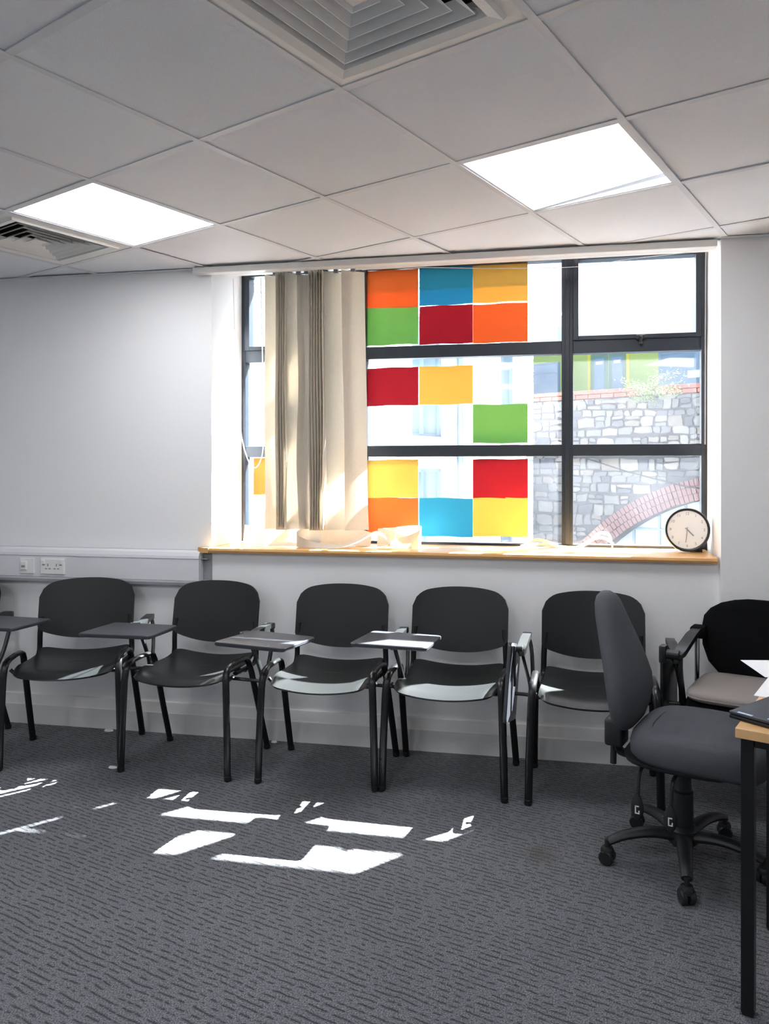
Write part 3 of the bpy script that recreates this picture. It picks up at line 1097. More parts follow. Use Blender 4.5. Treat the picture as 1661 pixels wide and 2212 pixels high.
def chair(cx, cy, rz, label, tab=None, z=0):
    t = thing('tablet_chair', label, 'chair', (cx, cy, 0), rz, 'black writing tablet chairs along the wall')
    link('backrest', cached('back', lambda: shell(back_fn, 28, 14, .009).mesh('backrest', M_BLACK, True, 60)), t)
    link('seat', cached('seat', lambda: shell(seat_fn, 26, 18, .009).mesh('seat', M_BLACK, True, 60)), t)
    for s in (-1, 1):
        P = side_frame(s)
        fr = P[:7]
        rr = P[6:]
        link('leg', cached(('fl', s), lambda: MB().tube(fr, .0165, .0105, side=(1, 0, 0), seg=12).mesh('leg', M_TUBE, True)), t)
        link('leg', cached(('rl', s), lambda: MB().tube(rr, .0155, .0105, side=(1, 0, 0), seg=12).mesh('leg', M_TUBE, True)), t)
        up = smooth_path([(s * .226, -.05, .438), (s * .226, .11, .436), (s * .226, .155, .445), (s * .224, .172, .475), (s * .221, .170, .56), (s * .216, .178, .64)], 4)
        link('back_upright', cached(('up', s), lambda: MB().tube(up, .013, .009, side=(1, 0, 0), seg=10).mesh('back_upright', M_TUBE, True)), t)
        for q, yy in ((0, -.202), (1, .202)):
            link('foot_cap', cached(('ft', s, q), lambda: MB().lathe([(.013, 0), (.016, .004), (.0165, .022), (.013, .024)], T(s * .267, yy, 0), 12).mesh('foot_cap', M_BLACK, True)), t)

    def under():
        m = MB()
        m.tube([(-.25, -.12, .445), (-.23, -.12, .425), (.23, -.12, .425), (.25, -.12, .445)], .009, .009, seg=8)
        m.tube([(-.25, .035, .455), (-.23, .05, .428), (.23, .05, .428), (.25, .035, .455)], .009, .009, seg=8)
        return m.mesh('seat_rail', M_TUBE, True)
    link('seat_rail', cached('under', under), t)

    # arm carrier on one side
    def arm():
        m = MB()
        m.tube([(.06, -.045, .418), (.33, -.045, .410), (.358, -.045, .408)], .011, .008, side=(0, 1, 0), seg=8)
        m.tube(smooth_path([(.362, -.045, .404), (.358, -.062, .47), (.338, -.100, .575), (.330, -.118, .628)], 4), [.014] * 12 + [.013], .009, side=(0, 1, 0), seg=8)
        m.tube(smooth_path([(.362, -.040, .404), (.364, .010, .47), (.352, .080, .575), (.336, .108, .628)], 4), .012, .009, side=(0, 1, 0), seg=8)
        return m.mesh('arm_support', M_BLACK, True)
    link('arm_support', cached('arm', arm), t)

    def pad():
        rings = []
        for (y, zc, hx, hz) in ((.128, .622, .010, .008), (.122, .634, .019, .012), (.10, .640, .022, .013), (.0, .639, .023, .013), (-.09, .632, .023, .014), (-.125, .622, .021, .015), (-.138, .608, .012, .012)):
            rings.append([Vector((.331 + hx * max(-.86, min(.86, 1.25 * cos(a))), y, zc + hz * max(-.86, min(.86, 1.25 * sin(a))))) for a in [2 * pi * k / 16 for k in range(16)]])
        return MB().loft(rings).mesh('arm_pad', M_BLACK, True, 50)
    link('arm_pad', cached('pad', pad), t)
    if tab is None:
        return t
    kind = tab[0]

    def tablet():
        # outline of the writing board in its own plane, rounded corners
        base = [(-.168, -.142), (.160, -.142), (.168, .125), (-.150, .142)]
        out = []
        r = .022
        for k in range(4):
            p0, p1, p2 = Vector(base[k - 1]), Vector(base[k]), Vector(base[(k + 1) % 4])
            a = p1 + (p0 - p1).normalized() * r
            b2 = p1 + (p2 - p1).normalized() * r
            for q in range(6):
                s_ = q / 5
                out.append((a * (1 - s_) ** 2 + p1 * 2 * s_ * (1 - s_) + b2 * s_ ** 2))
        ins = [p * .985 for p in out]
        rings = [[Vector((p.x, p.y, -.008)) for p in ins], [Vector((p.x, p.y, -.004)) for p in out], [Vector((p.x, p.y, .005)) for p in out], [Vector((p.x, p.y, .008)) for p in ins]]
        return MB().loft(rings).mesh('tablet', M_TABLET, True, 30)

    def hinge():
        m = MB()
        m.tube([(0, 0, -.008), (0, 0, -.030)], .020, seg=12)
        m.tube([(-.03, 0, -.022), (.03, 0, -.022)], .012, seg=10)
        return m.mesh('hinge', M_BLACK, True)

    if kind == 'up':
        _, tx, ty, ta, tz = tab
        o = link('tablet', cached('tab', tablet), t, (tx, ty, tz), (radians(-1.5), radians(1.0), ta))
        hh = link('hinge', cached('hinge', hinge), t, (.325, -.135, tz), (0, 0, 0))
        strut = MB()
        strut.tube([(.329, -.120, .625), (.326, -.135, .642)], .013, seg=8)
        strut.build('tablet_post', M_BLACK, t, True)
    else:
        # folded down beside the chair: the board hangs in a vertical plane
        o = link('tablet', cached('tab', tablet), t, (.286, -.098, .478))
        o.rotation_euler = (Matrix.Rotation(radians(-2), 4, 'Z') @ Matrix.Rotation(radians(-12), 4, 'X') @ Matrix.Rotation(radians(92), 4, 'Y')).to_euler()
        b = MB()
        b.cbox(.297, .306, -.150, -.118, .47, .642, .003)
        b.tube([(.290, -.128, .628), (.334, -.128, .628)], .015, seg=10)
        b.build('hinge', M_BLACK, t, True)
    return t


chair(-3.285, -0.365, radians(9), 'black tablet chair almost out of the picture at the left edge', ('up', .530, -.270, radians(-6), .664))
chair(-2.480, -0.350, radians(19.5), 'black tablet chair under the socket trunking, turned towards the room', ('up', .352, -.375, radians(-14), .664))
chair(-1.836, -0.335, radians(-1), 'black tablet chair below the left end of the sill, its board jutting over the next', ('up', .508, -.318, radians(-6), .664))
chair(-1.170, -0.325, radians(1.4), 'black tablet chair in the middle of the row, under the hanging blind', ('up', .376, -.240, radians(-2), .664))
chair(-0.597, -0.316, radians(-1.5), 'black tablet chair whose writing board hangs folded down at its side', ('down',))
chair(0.030, -0.330, radians(0), 'black plastic chair half hidden behind the grey office chair back')

# ------------------------------------------------------------------ fabric chair in the corner, with a cushion
fc = thing('conference_chair', 'black fabric chair with rounded back and chrome posts in the corner', 'chair', (0.655, -0.395, 0), radians(-20))


def superring(cx, cy, hx, hy, z, n=28, p=2.6):
    out = []
    for k in range(n):
        a = 2 * pi * k / n
        c, s = cos(a), sin(a)
        out.append(Vector((cx + hx * math.copysign(abs(c) ** (2 / p), c), cy + hy * math.copysign(abs(s) ** (2 / p), s), z)))
    return out


def fback():
    prof = [(0.438, .085), (0.445, .105), (0.47, .145), (.53, .205), (.60, .232), (.68, .236), (.73, .228), (.765, .20), (.792, .155), (.808, .10), (.815, .05)]
    rings = []
    for z, hw in prof:
        rings.append(superring(0, .222 + .10 * (z - .45), hw, .026 if .45 < z < .80 else .016, z, p=3.0))
    return MB().loft(rings)


fback().build('backrest', M_FABBLK, fc, True, 60)
sr = [superring(0, -.01, .20, .19, .400, p=3.5), superring(0, -.01, .225, .215, .415, p=3.5), superring(0, -.01, .230, .222, .440, p=3.5), superring(0, -.01, .222, .212, .458, p=3.5), superring(0, -.01, .15, .15, .464, p=3.5)]
MB().loft(sr).build('seat', M_FABBLK, fc, True, 60)
for s in (-1, 1):
    MB().tube(smooth_path([(s * .238, -.225, .0), (s * .238, -.212, .30), (s * .240, -.205, .39), (s * .240, -.16, .405), (s * .240, .0, .405)], 4), .011, seg=10).build('leg', M_CHROME, fc, True)
    MB().tube(smooth_path([(s * .245, .245, .0), (s * .242, .19, .25), (s * .240, .165, .40), (s * .240, .160, .645)], 4), .011, seg=10).build('leg', M_CHROME, fc, True)
    MB().cbox(s * .240 - .03, s * .240 + .03, .150, .235, .640, .690, .008).build('back_bracket', M_FABBLK, fc, True)
    rings = []
    for (y, zc, hx, hz) in ((.19, .668, .012, .010), (.16, .674, .022, .014), (.05, .670, .026, .014), (-.08, .652, .027, .014), (-.150, .640, .026, .014), (-.175, .628, .014, .010)):
        rings.append([Vector((s * .240 + hx * max(-.86, min(.86, 1.25 * cos(a))), y, zc + hz * max(-.86, min(.86, 1.25 * sin(a))))) for a in [2 * pi * k / 16 for k in range(16)]])
    MB().loft(rings).build('arm_pad', M_BLACK, fc, True, 50)
    MB().tube(smooth_path([(s * .240, -.145, .632), (s * .238, -.150, .56), (s * .236, -.120, .47), (s * .236, -.085, .405)], 4), .013, .010, side=(0, 1, 0), seg=8).build('arm_support', M_BLACK, fc, True)
# writing board folded down at the outer side of one arm
b = MB()
b.tube([(-.240, -.165, .632), (-.302, -.165, .632)], .020, seg=10)
b.cbox(-.318, -.290, -.190, -.140, .596, .668, .006)
b.build('hinge', M_BLACK, fc, True)
MB().cbox(-.316, -.300, -.180, .060, .360, .640, .008).build('folded_tablet', M_BLACK, fc, True)

cu = thing('seat_cushion', 'taupe grey cushion lying on the black corner chair', 'cushion', (0.640, -0.428, 0.4645), radians(-21))
MB().loft([superring(0, 0, .19, .18, 0, p=5), superring(0, 0, .208, .198, .010, p=5), superring(0, 0, .210, .200, .028, p=5), superring(0, 0, .198, .188, .040, p=5), superring(0, 0, .12, .11, .044, p=5)]).build('cushion_body', M_CUSH, cu, True, 60)
MB().tube([tuple(p) for p in superring(0, 0, .2115, .2015, .019, 40, p=5)] + [tuple(superring(0, 0, .2115, .2015, .019, 40, p=5)[0])], .003, seg=6, cap=False).build('piping', M_CUSH, cu, True)

# ------------------------------------------------------------------ office swivel chair
OA = radians(-19)
oc = thing('office_chair', 'charcoal fabric swivel office chair on a five star castor base', 'chair', (0.337, -0.880, 0), OA)


def oc_back():
    # local x faces the desk; sections climb the back
    prof = [  # z, centre x, half width, half thickness
        (.462, -.185, .090, .020), (.475, -.188, .135, .034), (.51, -.190, .180, .044), (.56, -.190, .208, .050), (.61, -.196, .212, .052), (.68, -.212, .190, .050),
        (.75, -.232, .160, .047), (.81, -.250, .132, .044), (.86, -.265, .108, .042), (.90, -.274, .085, .038), (.922, -.279, .062, .030), (.935, -.282, .032, .016)]
    rings = []
    for z, cx, hw, ht in prof:
        ring = superring(0, 0, ht, hw, z, 36, p=2.5)
        rings.append([Vector((p.x + cx + .25 * (p.y * p.y) * (1 if True else 0), p.y, p.z)) for p in ring])
    return MB().loft(rings)


oc_back().build('backrest', M_FABRIC, oc, True, 70)


def oc_seat():
    rings = []
    for z, g, dz in ((.388, .80, 0), (.396, .93, 0), (.415, .995, 0), (.445, 1.0, 0), (.468, .97, 0), (.482, .90, 0), (.488, .78, 0), (.489, .5, 0), (.486, .22, 0)):
        ring = superring(.065, 0, .228 * g, .230 * g, z, 40, p=3.4)
        out = []
        for p in ring:
            fr_ = max(0, (p.x - .10) / .18)
            out.append(Vector((p.x, p.y, p.z - .030 * fr_ ** 2 + (.012 * (abs(p.y) / .23) ** 2 if z > .46 else 0))))
        rings.append(out)
    return MB().loft(rings)


oc_seat().build('seat', M_FABRIC, oc, True, 70)
MB().tube(smooth_path([(-.055, -.155, .4895), (-.085, -.08, .4885), (-.090, 0, .4885), (-.085, .08, .4885), (-.055, .155, .4895)], 6), .0022, seg=5).build('seam', M_BLACK, oc, True)
MB().tube(smooth_path([(-.055, -.155, .4895), (.02, -.168, .492), (.12, -.165, .490), (.20, -.150, .478)], 6), .0022, seg=5).build('seam', M_BLACK, oc, True)
m = MB()
m.loft([superring(.03, 0, .19, .19, .374, 28, p=3.4), superring(.03, 0, .212, .212, .384, 28, p=3.4), superring(.03, 0, .216, .216, .396, 28, p=3.4)])
m.build('seat_pan', M_BASE, oc, True, 50)
m = MB()
m.cbox(-.10, .10, -.075, .075, .325, .376, .012)
m.build('tilt_mechanism', M_BASE, oc, True, 50)
m = MB()
m.tube(smooth_path([(-.06, 0, .350), (-.20, 0, .345), (-.235, 0, .375), (-.240, 0, .50), (-.245, 0, .62)], 6), .030, .010, side=(0, 1, 0), seg=10)
m.build('back_bar', M_BASE, oc, True)
m = MB()
m.cbox(-.275, -.205, -.045, .045, .375, .475, .012)
m.build('back_housing', M_BASE, oc, True, 50)
m = MB()
m.tube([(-.250, 0, .385), (-.252, 0, .300)], .012, seg=10)
m.build('height_screw', M_BASE, oc, True)
# two paddle levers hanging on the near side
for lx, ly in ((-.115, -.150), (.005, -.185)):
    m = MB()
    m.tube(smooth_path([(lx, -.07, .352), (lx, ly + .02, .348), (lx - .002, ly, .320), (lx - .004, ly - .004, .262)], 5), .007, seg=8)
    m.build('lever', M_BASE, oc, True)
    pr = []
    for z, hx, hy in ((.272, .006, .007), (.258, .015, .009), (.235, .022, .011), (.212, .022, .011), (.194, .015, .009), (.184, .006, .005)):
        pr.append(superring(lx - .005, ly - .006, hx, hy, z, 16, p=2.2))
    pd = MB().loft(pr).build('paddle', M_BASE, oc, True, 60)
    g = MB()
    yy = ly - .0182
    g.box(lx - .010, lx - .006, yy, yy + .001, .208, .236)
    g.box(lx - .010, lx + .004, yy, yy + .001, .232, .236)
    g.box(lx - .010, lx + .006, yy, yy + .001, .208, .212)
    g.box(lx + .002, lx + .006, yy, yy + .001, .212, .220)
    g.build('paddle_symbol', M_WHITE, oc)
MB().lathe([(.034, .110), (.036, .120), (.036, .250), (.030, .255), (.028, .325)], None, 24).build('gas_column', M_BASE, oc, True)
MB().lathe([(.040, .062), (.052, .075), (.052, .120), (.040, .132), (.030, .134)], None, 24).build('base_hub', M_BASE, oc, True)
for k in range(5):
    wa = radians(122.6 + 72 * k - 1) - OA
    Mr = RZ(wa)
    pts = smooth_path([(.035, 0, .098), (.12, 0, .108), (.21, 0, .098), (.268, 0, .078)], 5)
    n = len(pts)
    leg = MB().tube([Mr @ p for p in pts], [.030 - .012 * q / n for q in range(n)], [.020 - .007 * q / n for q in range(n)], side=Mr @ Vector((0, 1, 0)), seg=12)
    lo = leg.build('base_leg', M_BASE, oc, True)
    Mc = Mr @ T(.272, 0, 0)
    tw = Mr @ T(.272, 0, 0) @ RZ(radians((40, -35, 20, 60, -50)[k]))
    hd = MB()
    hd.lathe([(.009, .085), (.009, .060), (.020, .058), (.024, .048), (.022, .036)], Mc, 16)
    hd.build('castor_hood', M_BASE, oc, True)
    for s in (-1, 1):
        Mw = tw @ T(0, s * .014, .0255) @ Matrix.Rotation(pi / 2, 4, 'X')
        MB().lathe([(.008, -.010), (.022, -.010), (.0255, -.006), (.0255, .006), (.022, .010), (.008, .010)], Mw, 20).build('castor_wheel', M_BLACK, oc, True)

# ------------------------------------------------------------------ desk and what lies on it
DA = atan2(-0.379, 0.925)
dk = thing('desk', 'beech topped desk with square black steel legs at the right edge', 'desk', (0.367, -1.666, 0), DA)
# local x runs along the front edge, local y along the left edge
MB().cbox(0, 1.40, 0, .80, .715, .740, .002).build('desk_top', M_BEECH, dk)
for lx, ly in ((.022, .052), (.022, .748), (1.378, .052), (1.378, .748)):
    MB().cbox(lx - .016, lx + .016, ly - .016, ly + .016, 0.006, .715, .002).build('leg', M_TUBE, dk)
    MB().cbox(lx - .014, lx + .014, ly - .014, ly + .014, 0, .007, .002).build('foot_cap', M_BLACK, dk)
MB().cbox(.038, 1.362, .040, .064, .685, .714, .002).build('rail', M_TUBE, dk)
MB().cbox(.038, 1.362, .736, .760, .685, .714, .002).build('rail', M_TUBE, dk)
MB().cbox(.010, .034, .068, .732, .685, .714, .002).build('rail', M_TUBE, dk)
MB().cbox(1.366, 1.390, .068, .732, .685, .714, .002).build('rail', M_TUBE, dk)

MB().cbox(-.004, .028, .448, .480, 0.006, .715, .002).build('leg', M_TUBE, dk)
MB().cbox(-.002, .026, .450, .478, 0, .007, .002).build('foot_cap', M_BLACK, dk)

lp = thing('laptop', 'closed dark laptop lying askew on the beech desk corner', 'laptop', (0.366, -1.589, .7405), radians(-41))
MB().cbox(0, .33, 0, .235, 0, .010, .003).build('base', M_LAPEDGE, lp)
MB().cbox(0, .33, 0, .235, .0108, .019, .003).build('lid', M_LAPTOP, lp)
MB().cbox(.022, .062, .002, .011, .0188, .0196, .0003).build('sticker', M_STICKER, lp)
MB().cbox(.098, .125, .012, .028, .0188, .0196, .0003).build('sticker', M_STICKER, lp)

pa = MB().cbox(0, .297, -.21, 0, 0, .0016, .0004).build('paper_pad', M_PAPERW)
pa.location = (0.516, -0.958, .7402)
pa.rotation_euler = (0, 0, radians(9))
tag(pa, 'white sheets of paper overhanging the far edge of the desk', 'paper')
pb = MB().cbox(0, .21, -.297, 0, 0, .0010, .0003).build('paper_pad', M_PAPERW)
pb.location = (0.585, -1.098, .7402)
pb.rotation_euler = (0, 0, DA)
tag(pb, 'loose white page on the desk behind the laptop', 'paper')

# ------------------------------------------------------------------ scraps on the carpet
for k, (x, y, sz, lb) in enumerate(((-2.50, -.055, .022, 'tiny paper scrap by the skirting under the trunking'), (-1.565, -.052, .016, 'tiny paper scrap by the skirting under the blind'),
                                    (-2.17, -.50, .018, 'tiny pale crumb of paper beside a leg of the turned chair'))):
    rnd = random.Random(k)
    n = 7
    poly = [(sz * (1 + .4 * rnd.random()) * cos(2 * pi * q / n), sz * .6 * (1 + .5 * rnd.random()) * sin(2 * pi * q / n)) for q in range(n)]
    o = MB().prism(poly, lambda p, q: (p, q, 0.0), lambda p, q: (p * .8, q * .8, .004 + .15 * abs(p))).build('paper_scrap', M_PAPERW)
    o.location = (x, y, 0.0005)
    tag(o, lb, 'litter', 'scraps on the carpet')

# ------------------------------------------------------------------ outside: street, white building, stone viaduct, train
GZ = -3.2
struct('ground_bounce', MB().box(-40, 40, WTH + .001, 5.0, GZ - .2, GZ), M_BOUNCE, 'unseen ground below the window, made pale to bounce light indoors')  # unseen, added as a pale reflector that throws sunlight up to the ceiling
struct('ground_street', MB().box(-40, 40, 5.0, 70, GZ - .2, GZ - .02), M_ASPH, 'dark asphalt street in front of the viaduct')

# white painted building, its face running away obliquely
WB = radians(25)
wb = thing('white_building', 'white painted brick building filling the left of the view outside', 'building', (-0.90, 9.30, GZ), pi / 2 - WB)
# local x runs away from us along the wall (0 at the far corner, negative nearer); local -y faces the sun
HB = 10.0
wins = [(-3.35, -2.46, 2.20, 3.50), (-3.35, -2.46, 4.55, 5.05), (-3.35, -2.46, 5.05, 6.60), (-1.05, -0.45, 5.20, 6.60), (-1.05, -0.45, 2.6, 3.9), (-5.9, -5.0, 5.05, 6.60), (-5.9, -5.0, 2.2, 4.6)]
wins = [(-3.35, -2.46, 2.40, 4.62), (-3.35, -2.46, 5.06, 6.75), (-1.05, -0.40, 5.20, 6.75), (-1.05, -0.40, 2.4, 4.62)]
XA = -9.5
back = MB()
back.box(XA, 0, .30, .5, 0, HB)
xs = sorted({XA, 0.0} | {w_[0] for w_ in wins} | {w_[1] for w_ in wins})
zs = sorted({0.0, HB} | {w_[2] for w_ in wins} | {w_[3] for w_ in wins})
for a in range(len(xs) - 1):
    for c in range(len(zs) - 1):
        mx_, mz_ = (xs[a] + xs[a + 1]) / 2, (zs[c] + zs[c + 1]) / 2
        if any(w_[0] < mx_ < w_[1] and w_[2] < mz_ < w_[3] for w_ in wins):
            continue
        back.box(xs[a], xs[a + 1], 0.004, .30, zs[c], zs[c + 1])
back.build('wall', M_WBRICK, wb)
bk = MB()
row = 0
z = 2.0
while z < 9.0:
    x = XA + (0.1175 if row % 2 else 0.0)
    while x < -.02:
        xe = min(x + .225, 0)
        cxm, czm = (x + xe) / 2, z + .033
        if not any(w_[0] - .02 < xe and x < w_[1] + .02 and w_[2] - .05 < z + .065 and z < w_[3] + .02 for w_ in wins) and not (-2.30 < cxm < -1.05):
            p = random.uniform(-.003, .003)
            bk.box(x, xe, -.006 + p, .006, z, z + .065)
        x += .235
    z += .075
    row += 1
bo = bk.build('brickwork', M_WBRICK, wb)
bo['kind'] = 'stuff'
MB().cbox(-2.20, -1.12, -.03, .01, 2.0, 9.0, .004).build('cladding_panel', M_WBRICK, wb)
MB().tube([(-2.26, -.05, 0), (-2.26, -.05, 9.5)], .045, seg=12).build('downpipe', M_BLFRAME, wb, True)
for (a, c, z0, z1) in wins:
    ww = MB()
    ww.box(a, c, .21, .24, z0, z1)
    wo = ww.build('window', M_BLGLASS, wb)
    fr_ = MB()
    for q in ((a, a + .05, z0, z1), (c - .05, c, z0, z1), (a, c, z0, z0 + .05), (a, c, z1 - .05, z1), ((a + c) / 2 - .025, (a + c) / 2 + .025, z0, z1)):
        fr_.box(q[0], q[1], .17, .215, q[2], q[3])
    fr_.build('window_frame', M_BLFRAME, wo)
    MB().cbox(a - .04, c + .04, -.05, .2, z0 - .06, z0, .004).build('window_ledge', M_WBRICK, wb)

# stone viaduct
VA = atan2(-.4146, .91)
vi = thing('stone_viaduct', 'grey rubble stone viaduct wall with a brick arch outside', 'viaduct', (0.65, 9.43, 0), VA)
ACX, ACZ, AR = 2.20, -3.05, 4.05          # arch circle, found below
# circle through three points of the arch edge
p1, p2, p3 = (-0.18, 0.23), (0.55, 0.68), (1.28, 0.92)
ax_, ay_ = p1
bx_, by_ = p2
cx_, cy_ = p3
dd = 2 * (ax_ * (by_ - cy_) + bx_ * (cy_ - ay_) + cx_ * (ay_ - by_))
ACX = ((ax_ ** 2 + ay_ ** 2) * (by_ - cy_) + (bx_ ** 2 + by_ ** 2) * (cy_ - ay_) + (cx_ ** 2 + cy_ ** 2) * (ay_ - by_)) / dd
ACZ = ((ax_ ** 2 + ay_ ** 2) * (cx_ - bx_) + (bx_ ** 2 + by_ ** 2) * (ax_ - cx_) + (cx_ ** 2 + cy_ ** 2) * (bx_ - ax_)) / dd
AR = sqrt((ax_ - ACX) ** 2 + (ay_ - ACZ) ** 2)
ATH = 0.35
UA, UB, VT = -7.0, 6.5, 2.64


def arch_z(u):
    d = AR * AR - (u - ACX) ** 2
    return ACZ + sqrt(d) if d > 0 and ACZ + sqrt(max(d, 0)) > GZ else GZ


bw = MB()
n = 90
for k in range(n):
    u0, u1 = UA + (UB - UA) * k / n, UA + (UB - UA) * (k + 1) / n
    z0, z1 = arch_z(u0), arch_z(u1)
    bw.add([(u0, 0, z0), (u1, 0, z1), (u1, .55, z1), (u0, .55, z0), (u0, 0, VT), (u1, 0, VT), (u1, .55, VT), (u0, .55, VT)],
           [(0, 3, 2, 1), (4, 5, 6, 7), (0, 1, 5, 4), (2, 3, 7, 6)])
bw.build('mortar_wall', M_MORTAR, vi)
rest = {k: MB() for k in range(5)}
rs = random.Random(5)


def add_stone(u0, u1, z0, z1):
    c = ((u0 + u1) / 2, (z0 + z1) / 2)
    if sqrt((c[0] - ACX) ** 2 + (c[1] - ACZ) ** 2) < AR + ATH + .05 or z1 > VT + .03:
        return
    g = .007
    j = min(.02, (z1 - z0) * .16)
    pr = rs.uniform(.010, .040)
    jj = lambda: rs.uniform(-j, j)
    rim = [Vector((u0 + g + jj(), .004, z0 + g + jj())), Vector((c[0] + jj(), .004, z0 + g + jj() * .6)), Vector((u1 - g + jj(), .004, z0 + g + jj())), Vector((u1 - g + jj() * .6, .004, c[1] + jj())),
           Vector((u1 - g + jj(), .004, z1 - g + jj())), Vector((c[0] + jj(), .004, z1 - g + jj() * .6)), Vector((u0 + g + jj(), .004, z1 - g + jj())), Vector((u0 + g + jj() * .6, .004, c[1] + jj()))]
    cc = Vector((c[0], 0, c[1]))
    for k_ in (0, 2, 4, 6):                       # knock the corners off
        rim[k_] += (cc - rim[k_]) * rs.uniform(.04, .16)
        rim[k_].y = .004
    mid = [Vector((p.x, -pr * .7, p.z)) for p in rim]
    top = [Vector((p.x + (c[0] - p.x) * .14, -pr * rs.uniform(.85, 1.15), p.z + (c[1] - p.z) * .18)) for p in rim]
    sm = MB().loft([rim, mid, top])
    mi = rs.choice((0, 0, 0, 1, 1, 2, 2, 3, 4))
    if -1.95 < c[0] < 1.45 and -.02 < c[1]:
        sm.build('stone', M_STONE[mi], vi)
    else:
        rest[mi].add(sm.v, sm.f)


z = GZ
while z < VT - .02:
    h = rs.uniform(.10, .22)
    u = UA - rs.uniform(0, .2)
    ph = rs.uniform(0, 6)
    while u < UB:
        wdt = rs.uniform(.11, .34)
        u1 = u + wdt
        wob = .022 * sin(1.7 * u + ph)
        wob = min(wob, VT - z - h)
        if h > .15 and rs.random() < .42:
            zs_ = z + h * rs.uniform(.35, .65)
            add_stone(u, u1, z + wob, zs_ + wob)
            if rs.random() < .4 and wdt > .22:
                um = u + wdt * rs.uniform(.4, .6)
                add_stone(u, um, zs_ + wob, z + h + wob)
                add_stone(um, u1, zs_ + wob, z + h + wob)
            else:
                add_stone(u, u1, zs_ + wob, z + h + wob)
        else:
            add_stone(u, u1, z + wob, z + h + wob)
        u = u1
    z += h
for k, q in rest.items():
    if q.v:
        o = q.build('stonework', M_STONE[k], vi)
        o['kind'] = 'stuff'
# brick arch: three rings of headers
ab = MB()
for r_ in range(3):
    r0 = AR + r_ * .118
    nb = int(pi * r0 / .078)
    for k in range(nb):
        a0, a1 = pi * k / nb + .0012, pi * (k + 1) / nb - .0018
        q = [(ACX + rr * cos(a), ACZ + rr * sin(a)) for rr, a in ((r0 + .004, a0), (r0 + .004, a1), (r0 + .114, a1), (r0 + .114, a0))]
        if max(p[1] for p in q) < GZ or max(p[0] for p in q) > UB:
            continue
        pp = rs.uniform(.02, .045)
        ab.prism(q, lambda p, w2: (p, -pp, w2), lambda p, w2: (p, .5, w2))
o = ab.build('arch_brick', M_ABRICK, vi)
o['kind'] = 'stuff'
# two courses of red brick along the top
cb = {}
for r_ in range(2):
    u = UA + (.11 if r_ else 0)
    while u < UB - .2:
        if -2.3 < u < 1.7:
            me = cached('coping', lambda: MB().cbox(0, .225, -.05, .30, 0, .066, .004).mesh('coping_brick', M_RBRICK))
            link('coping_brick', me, vi, (u, rs.uniform(-.006, .006), VT + .004 + r_ * .075))
        else:
            cb.setdefault('m', MB()).box(u, u + .225, -.05, .30, VT + .004 + r_ * .075, VT + .07 + r_ * .075)
        u += .235
o = cb['m'].build('coping', M_RBRICK, vi)
o['kind'] = 'stuff'
# glazed screen standing in the arch
gz = MB()
gz.box(-2.0, 6.3, .42, .45, GZ, ACZ + AR + .02)
go = gz.build('arch_screen', mat('arch_screen_white', (186, 192, 200), .4, noise=.05, nscale=3), vi)
u = -.9
while u < 6.2:
    MB().box(u - .02, u + .02, .385, .42, GZ, min(arch_z(u), .9)).build('screen_mullion', M_BLFRAME, vi)
    u += .45
for zz in (-2.6, -2.1, -1.6, -1.1, -.6, -.1, .38):
    MB().box(-1.0, 6.2, .39, .42, zz - .018, zz + .018).build('screen_transom', M_BLFRAME, vi)
MB().tube([(-.75, -.06, 1.62), (.1, -.07, 1.36), (.9, -.06, 1.16), (1.6, -.06, 1.04)], .010, seg=6).build('wall_cable', M_BASE, vi)

# shrub rooted in the top of the viaduct
sh = thing('flowering_shrub', 'pale flowering shrub growing out of the top of the stone wall', 'shrub', (0.65 + .91 * .38 - .4146 * -.1, 9.43 - .4146 * .38 + .91 * -.1, 2.55), VA)
lf = MB()
stm = MB()
rl = random.Random(3)
for k in range(34):
    a = rl.uniform(-1.0, 1.0)
    ln = rl.uniform(.18, .50)
    e = Vector((a * .52 + .05, rl.uniform(-.26, .05), rl.uniform(-.10, .38) + (.12 if a > .3 else 0)))
    s0 = Vector((rl.uniform(-.08, .08), .0, rl.uniform(.0, .08)))
    pts = smooth_path([s0, (s0 + e) / 2 + Vector((0, -.05, .06)), e], 4)
    stm.tube(pts, [.006 - .0045 * q / len(pts) for q in range(len(pts))], seg=5)
    for q in range(26):
        p = pts[min(len(pts) - 1, int(len(pts) * rl.uniform(.3, 1)))] + Vector((rl.gauss(0, .035), rl.gauss(0, .035), rl.gauss(0, .035)))
        d = Vector((rl.uniform(-1, 1), rl.uniform(-1, 1), rl.uniform(-.6, 1))).normalized()
        sd = d.orthogonal().normalized() * .009
        L_ = rl.uniform(.03, .06)
        lf.add([p, p + d * L_ * .5 + sd, p + d * L_, p + d * L_ * .5 - sd], [(0, 1, 2, 3)])
stm.build('branches', M_STEM, sh, True)
o = lf.build('leaves', M_LEAF, sh)
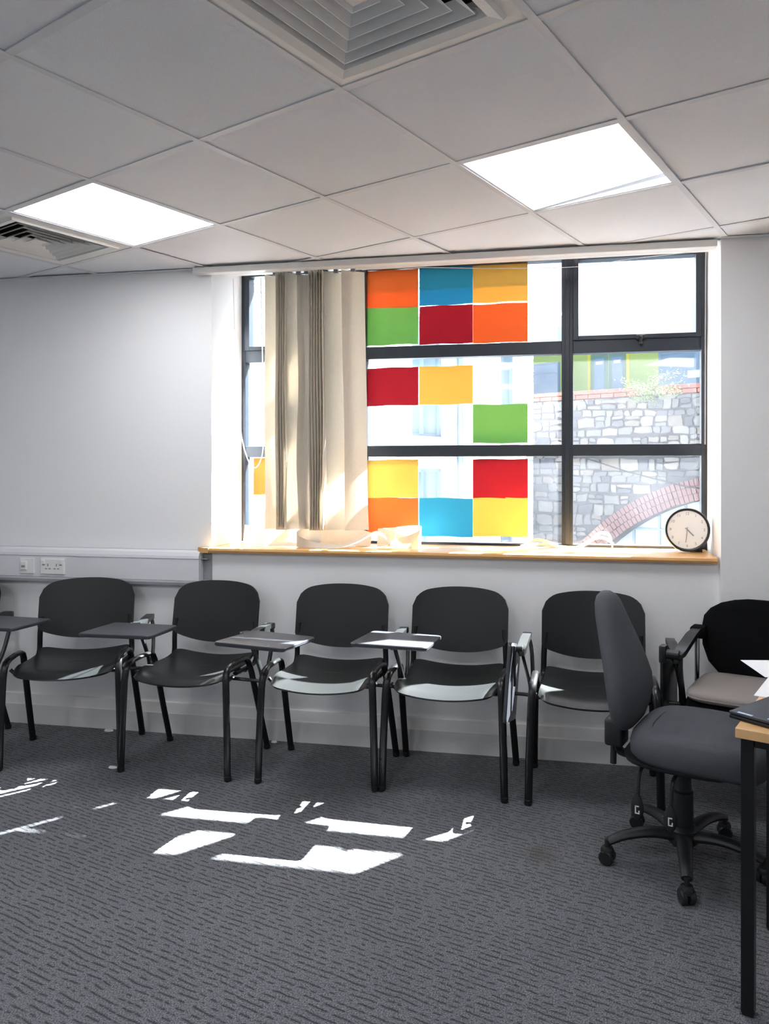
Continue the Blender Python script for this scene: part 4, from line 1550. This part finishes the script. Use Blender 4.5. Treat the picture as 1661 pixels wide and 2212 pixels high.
o['kind'] = 'stuff'

# commuter train standing on the far track
tn = thing('commuter_train', 'lime green commuter train standing on the viaduct', 'train', (0.65 + .4146 * 6, 9.43 + .91 * 6, 0), VA)
prof = [(0, 2.55), (0, 4.85), (.10, 5.25), (.40, 5.62), (1.0, 5.85), (1.7, 5.85), (2.3, 5.62), (2.6, 5.25), (2.7, 4.85), (2.7, 2.55)]
MB().prism(prof, lambda p, q: (-16, p, q), lambda p, q: (9, p, q)).build('carriage_body', M_TRROOF, tn)
MB().cbox(-16, 9, -.008, .01, 2.75, 4.62, .003).build('side_panel', M_TRAIN, tn)


def twin(u0, u1, z0, z1, m, name, th=.02, parent=None):
    return MB().cbox(u0, u1, -th, .01, z0, z1, .006).build(name, m, parent or tn)


twin(-6.2, -4.20, 3.30, 4.30, M_BLFRAME, 'window_surround', .012)
w1 = twin(-6.15, -4.27, 3.35, 4.25, M_TRGLASS, 'window')
twin(-6.15, -4.27, 4.00, 4.04, M_BLFRAME, 'window_bar', .028)
twin(-1.52, .70, 3.30, 4.30, M_BLFRAME, 'window_surround', .012)
twin(-1.46, .64, 3.36, 4.24, M_TRGLASS, 'window')
twin(-1.20 + .4, -.48, 3.62, 3.80, M_WHITE, 'table_print', .026)
for u0, u1 in ((-3.31, -2.84), (-2.82, -2.36)):
    d = twin(u0, u1, 2.75, 4.52, M_TRDOOR, 'door', .018)
    MB().cbox(u0 + .09, u1 - .09, -.024, -.01, 3.30, 4.30, .006).build('door_pane', M_TRGLASS, d)
    MB().cbox(u0 + .14, u1 - .14, -.028, -.02, 4.13, 4.21, .002).build('door_notice', M_WHITE, d)
for u in (-3.36, -2.30):
    twin(u - .04, u + .04, 2.75, 4.56, M_TRYEL, 'door_edge', .03)
twin(-16, 9, 2.75, 2.85, M_BASE, 'sill_strip', .03)
# deck that carries the train
struct('viaduct_deck', MB().box(-16, 9, .62, 12, 2.2, 2.55, T(0.65, 9.43, 0) @ RZ(VA)), M_MORTAR, 'ballast deck behind the viaduct wall')
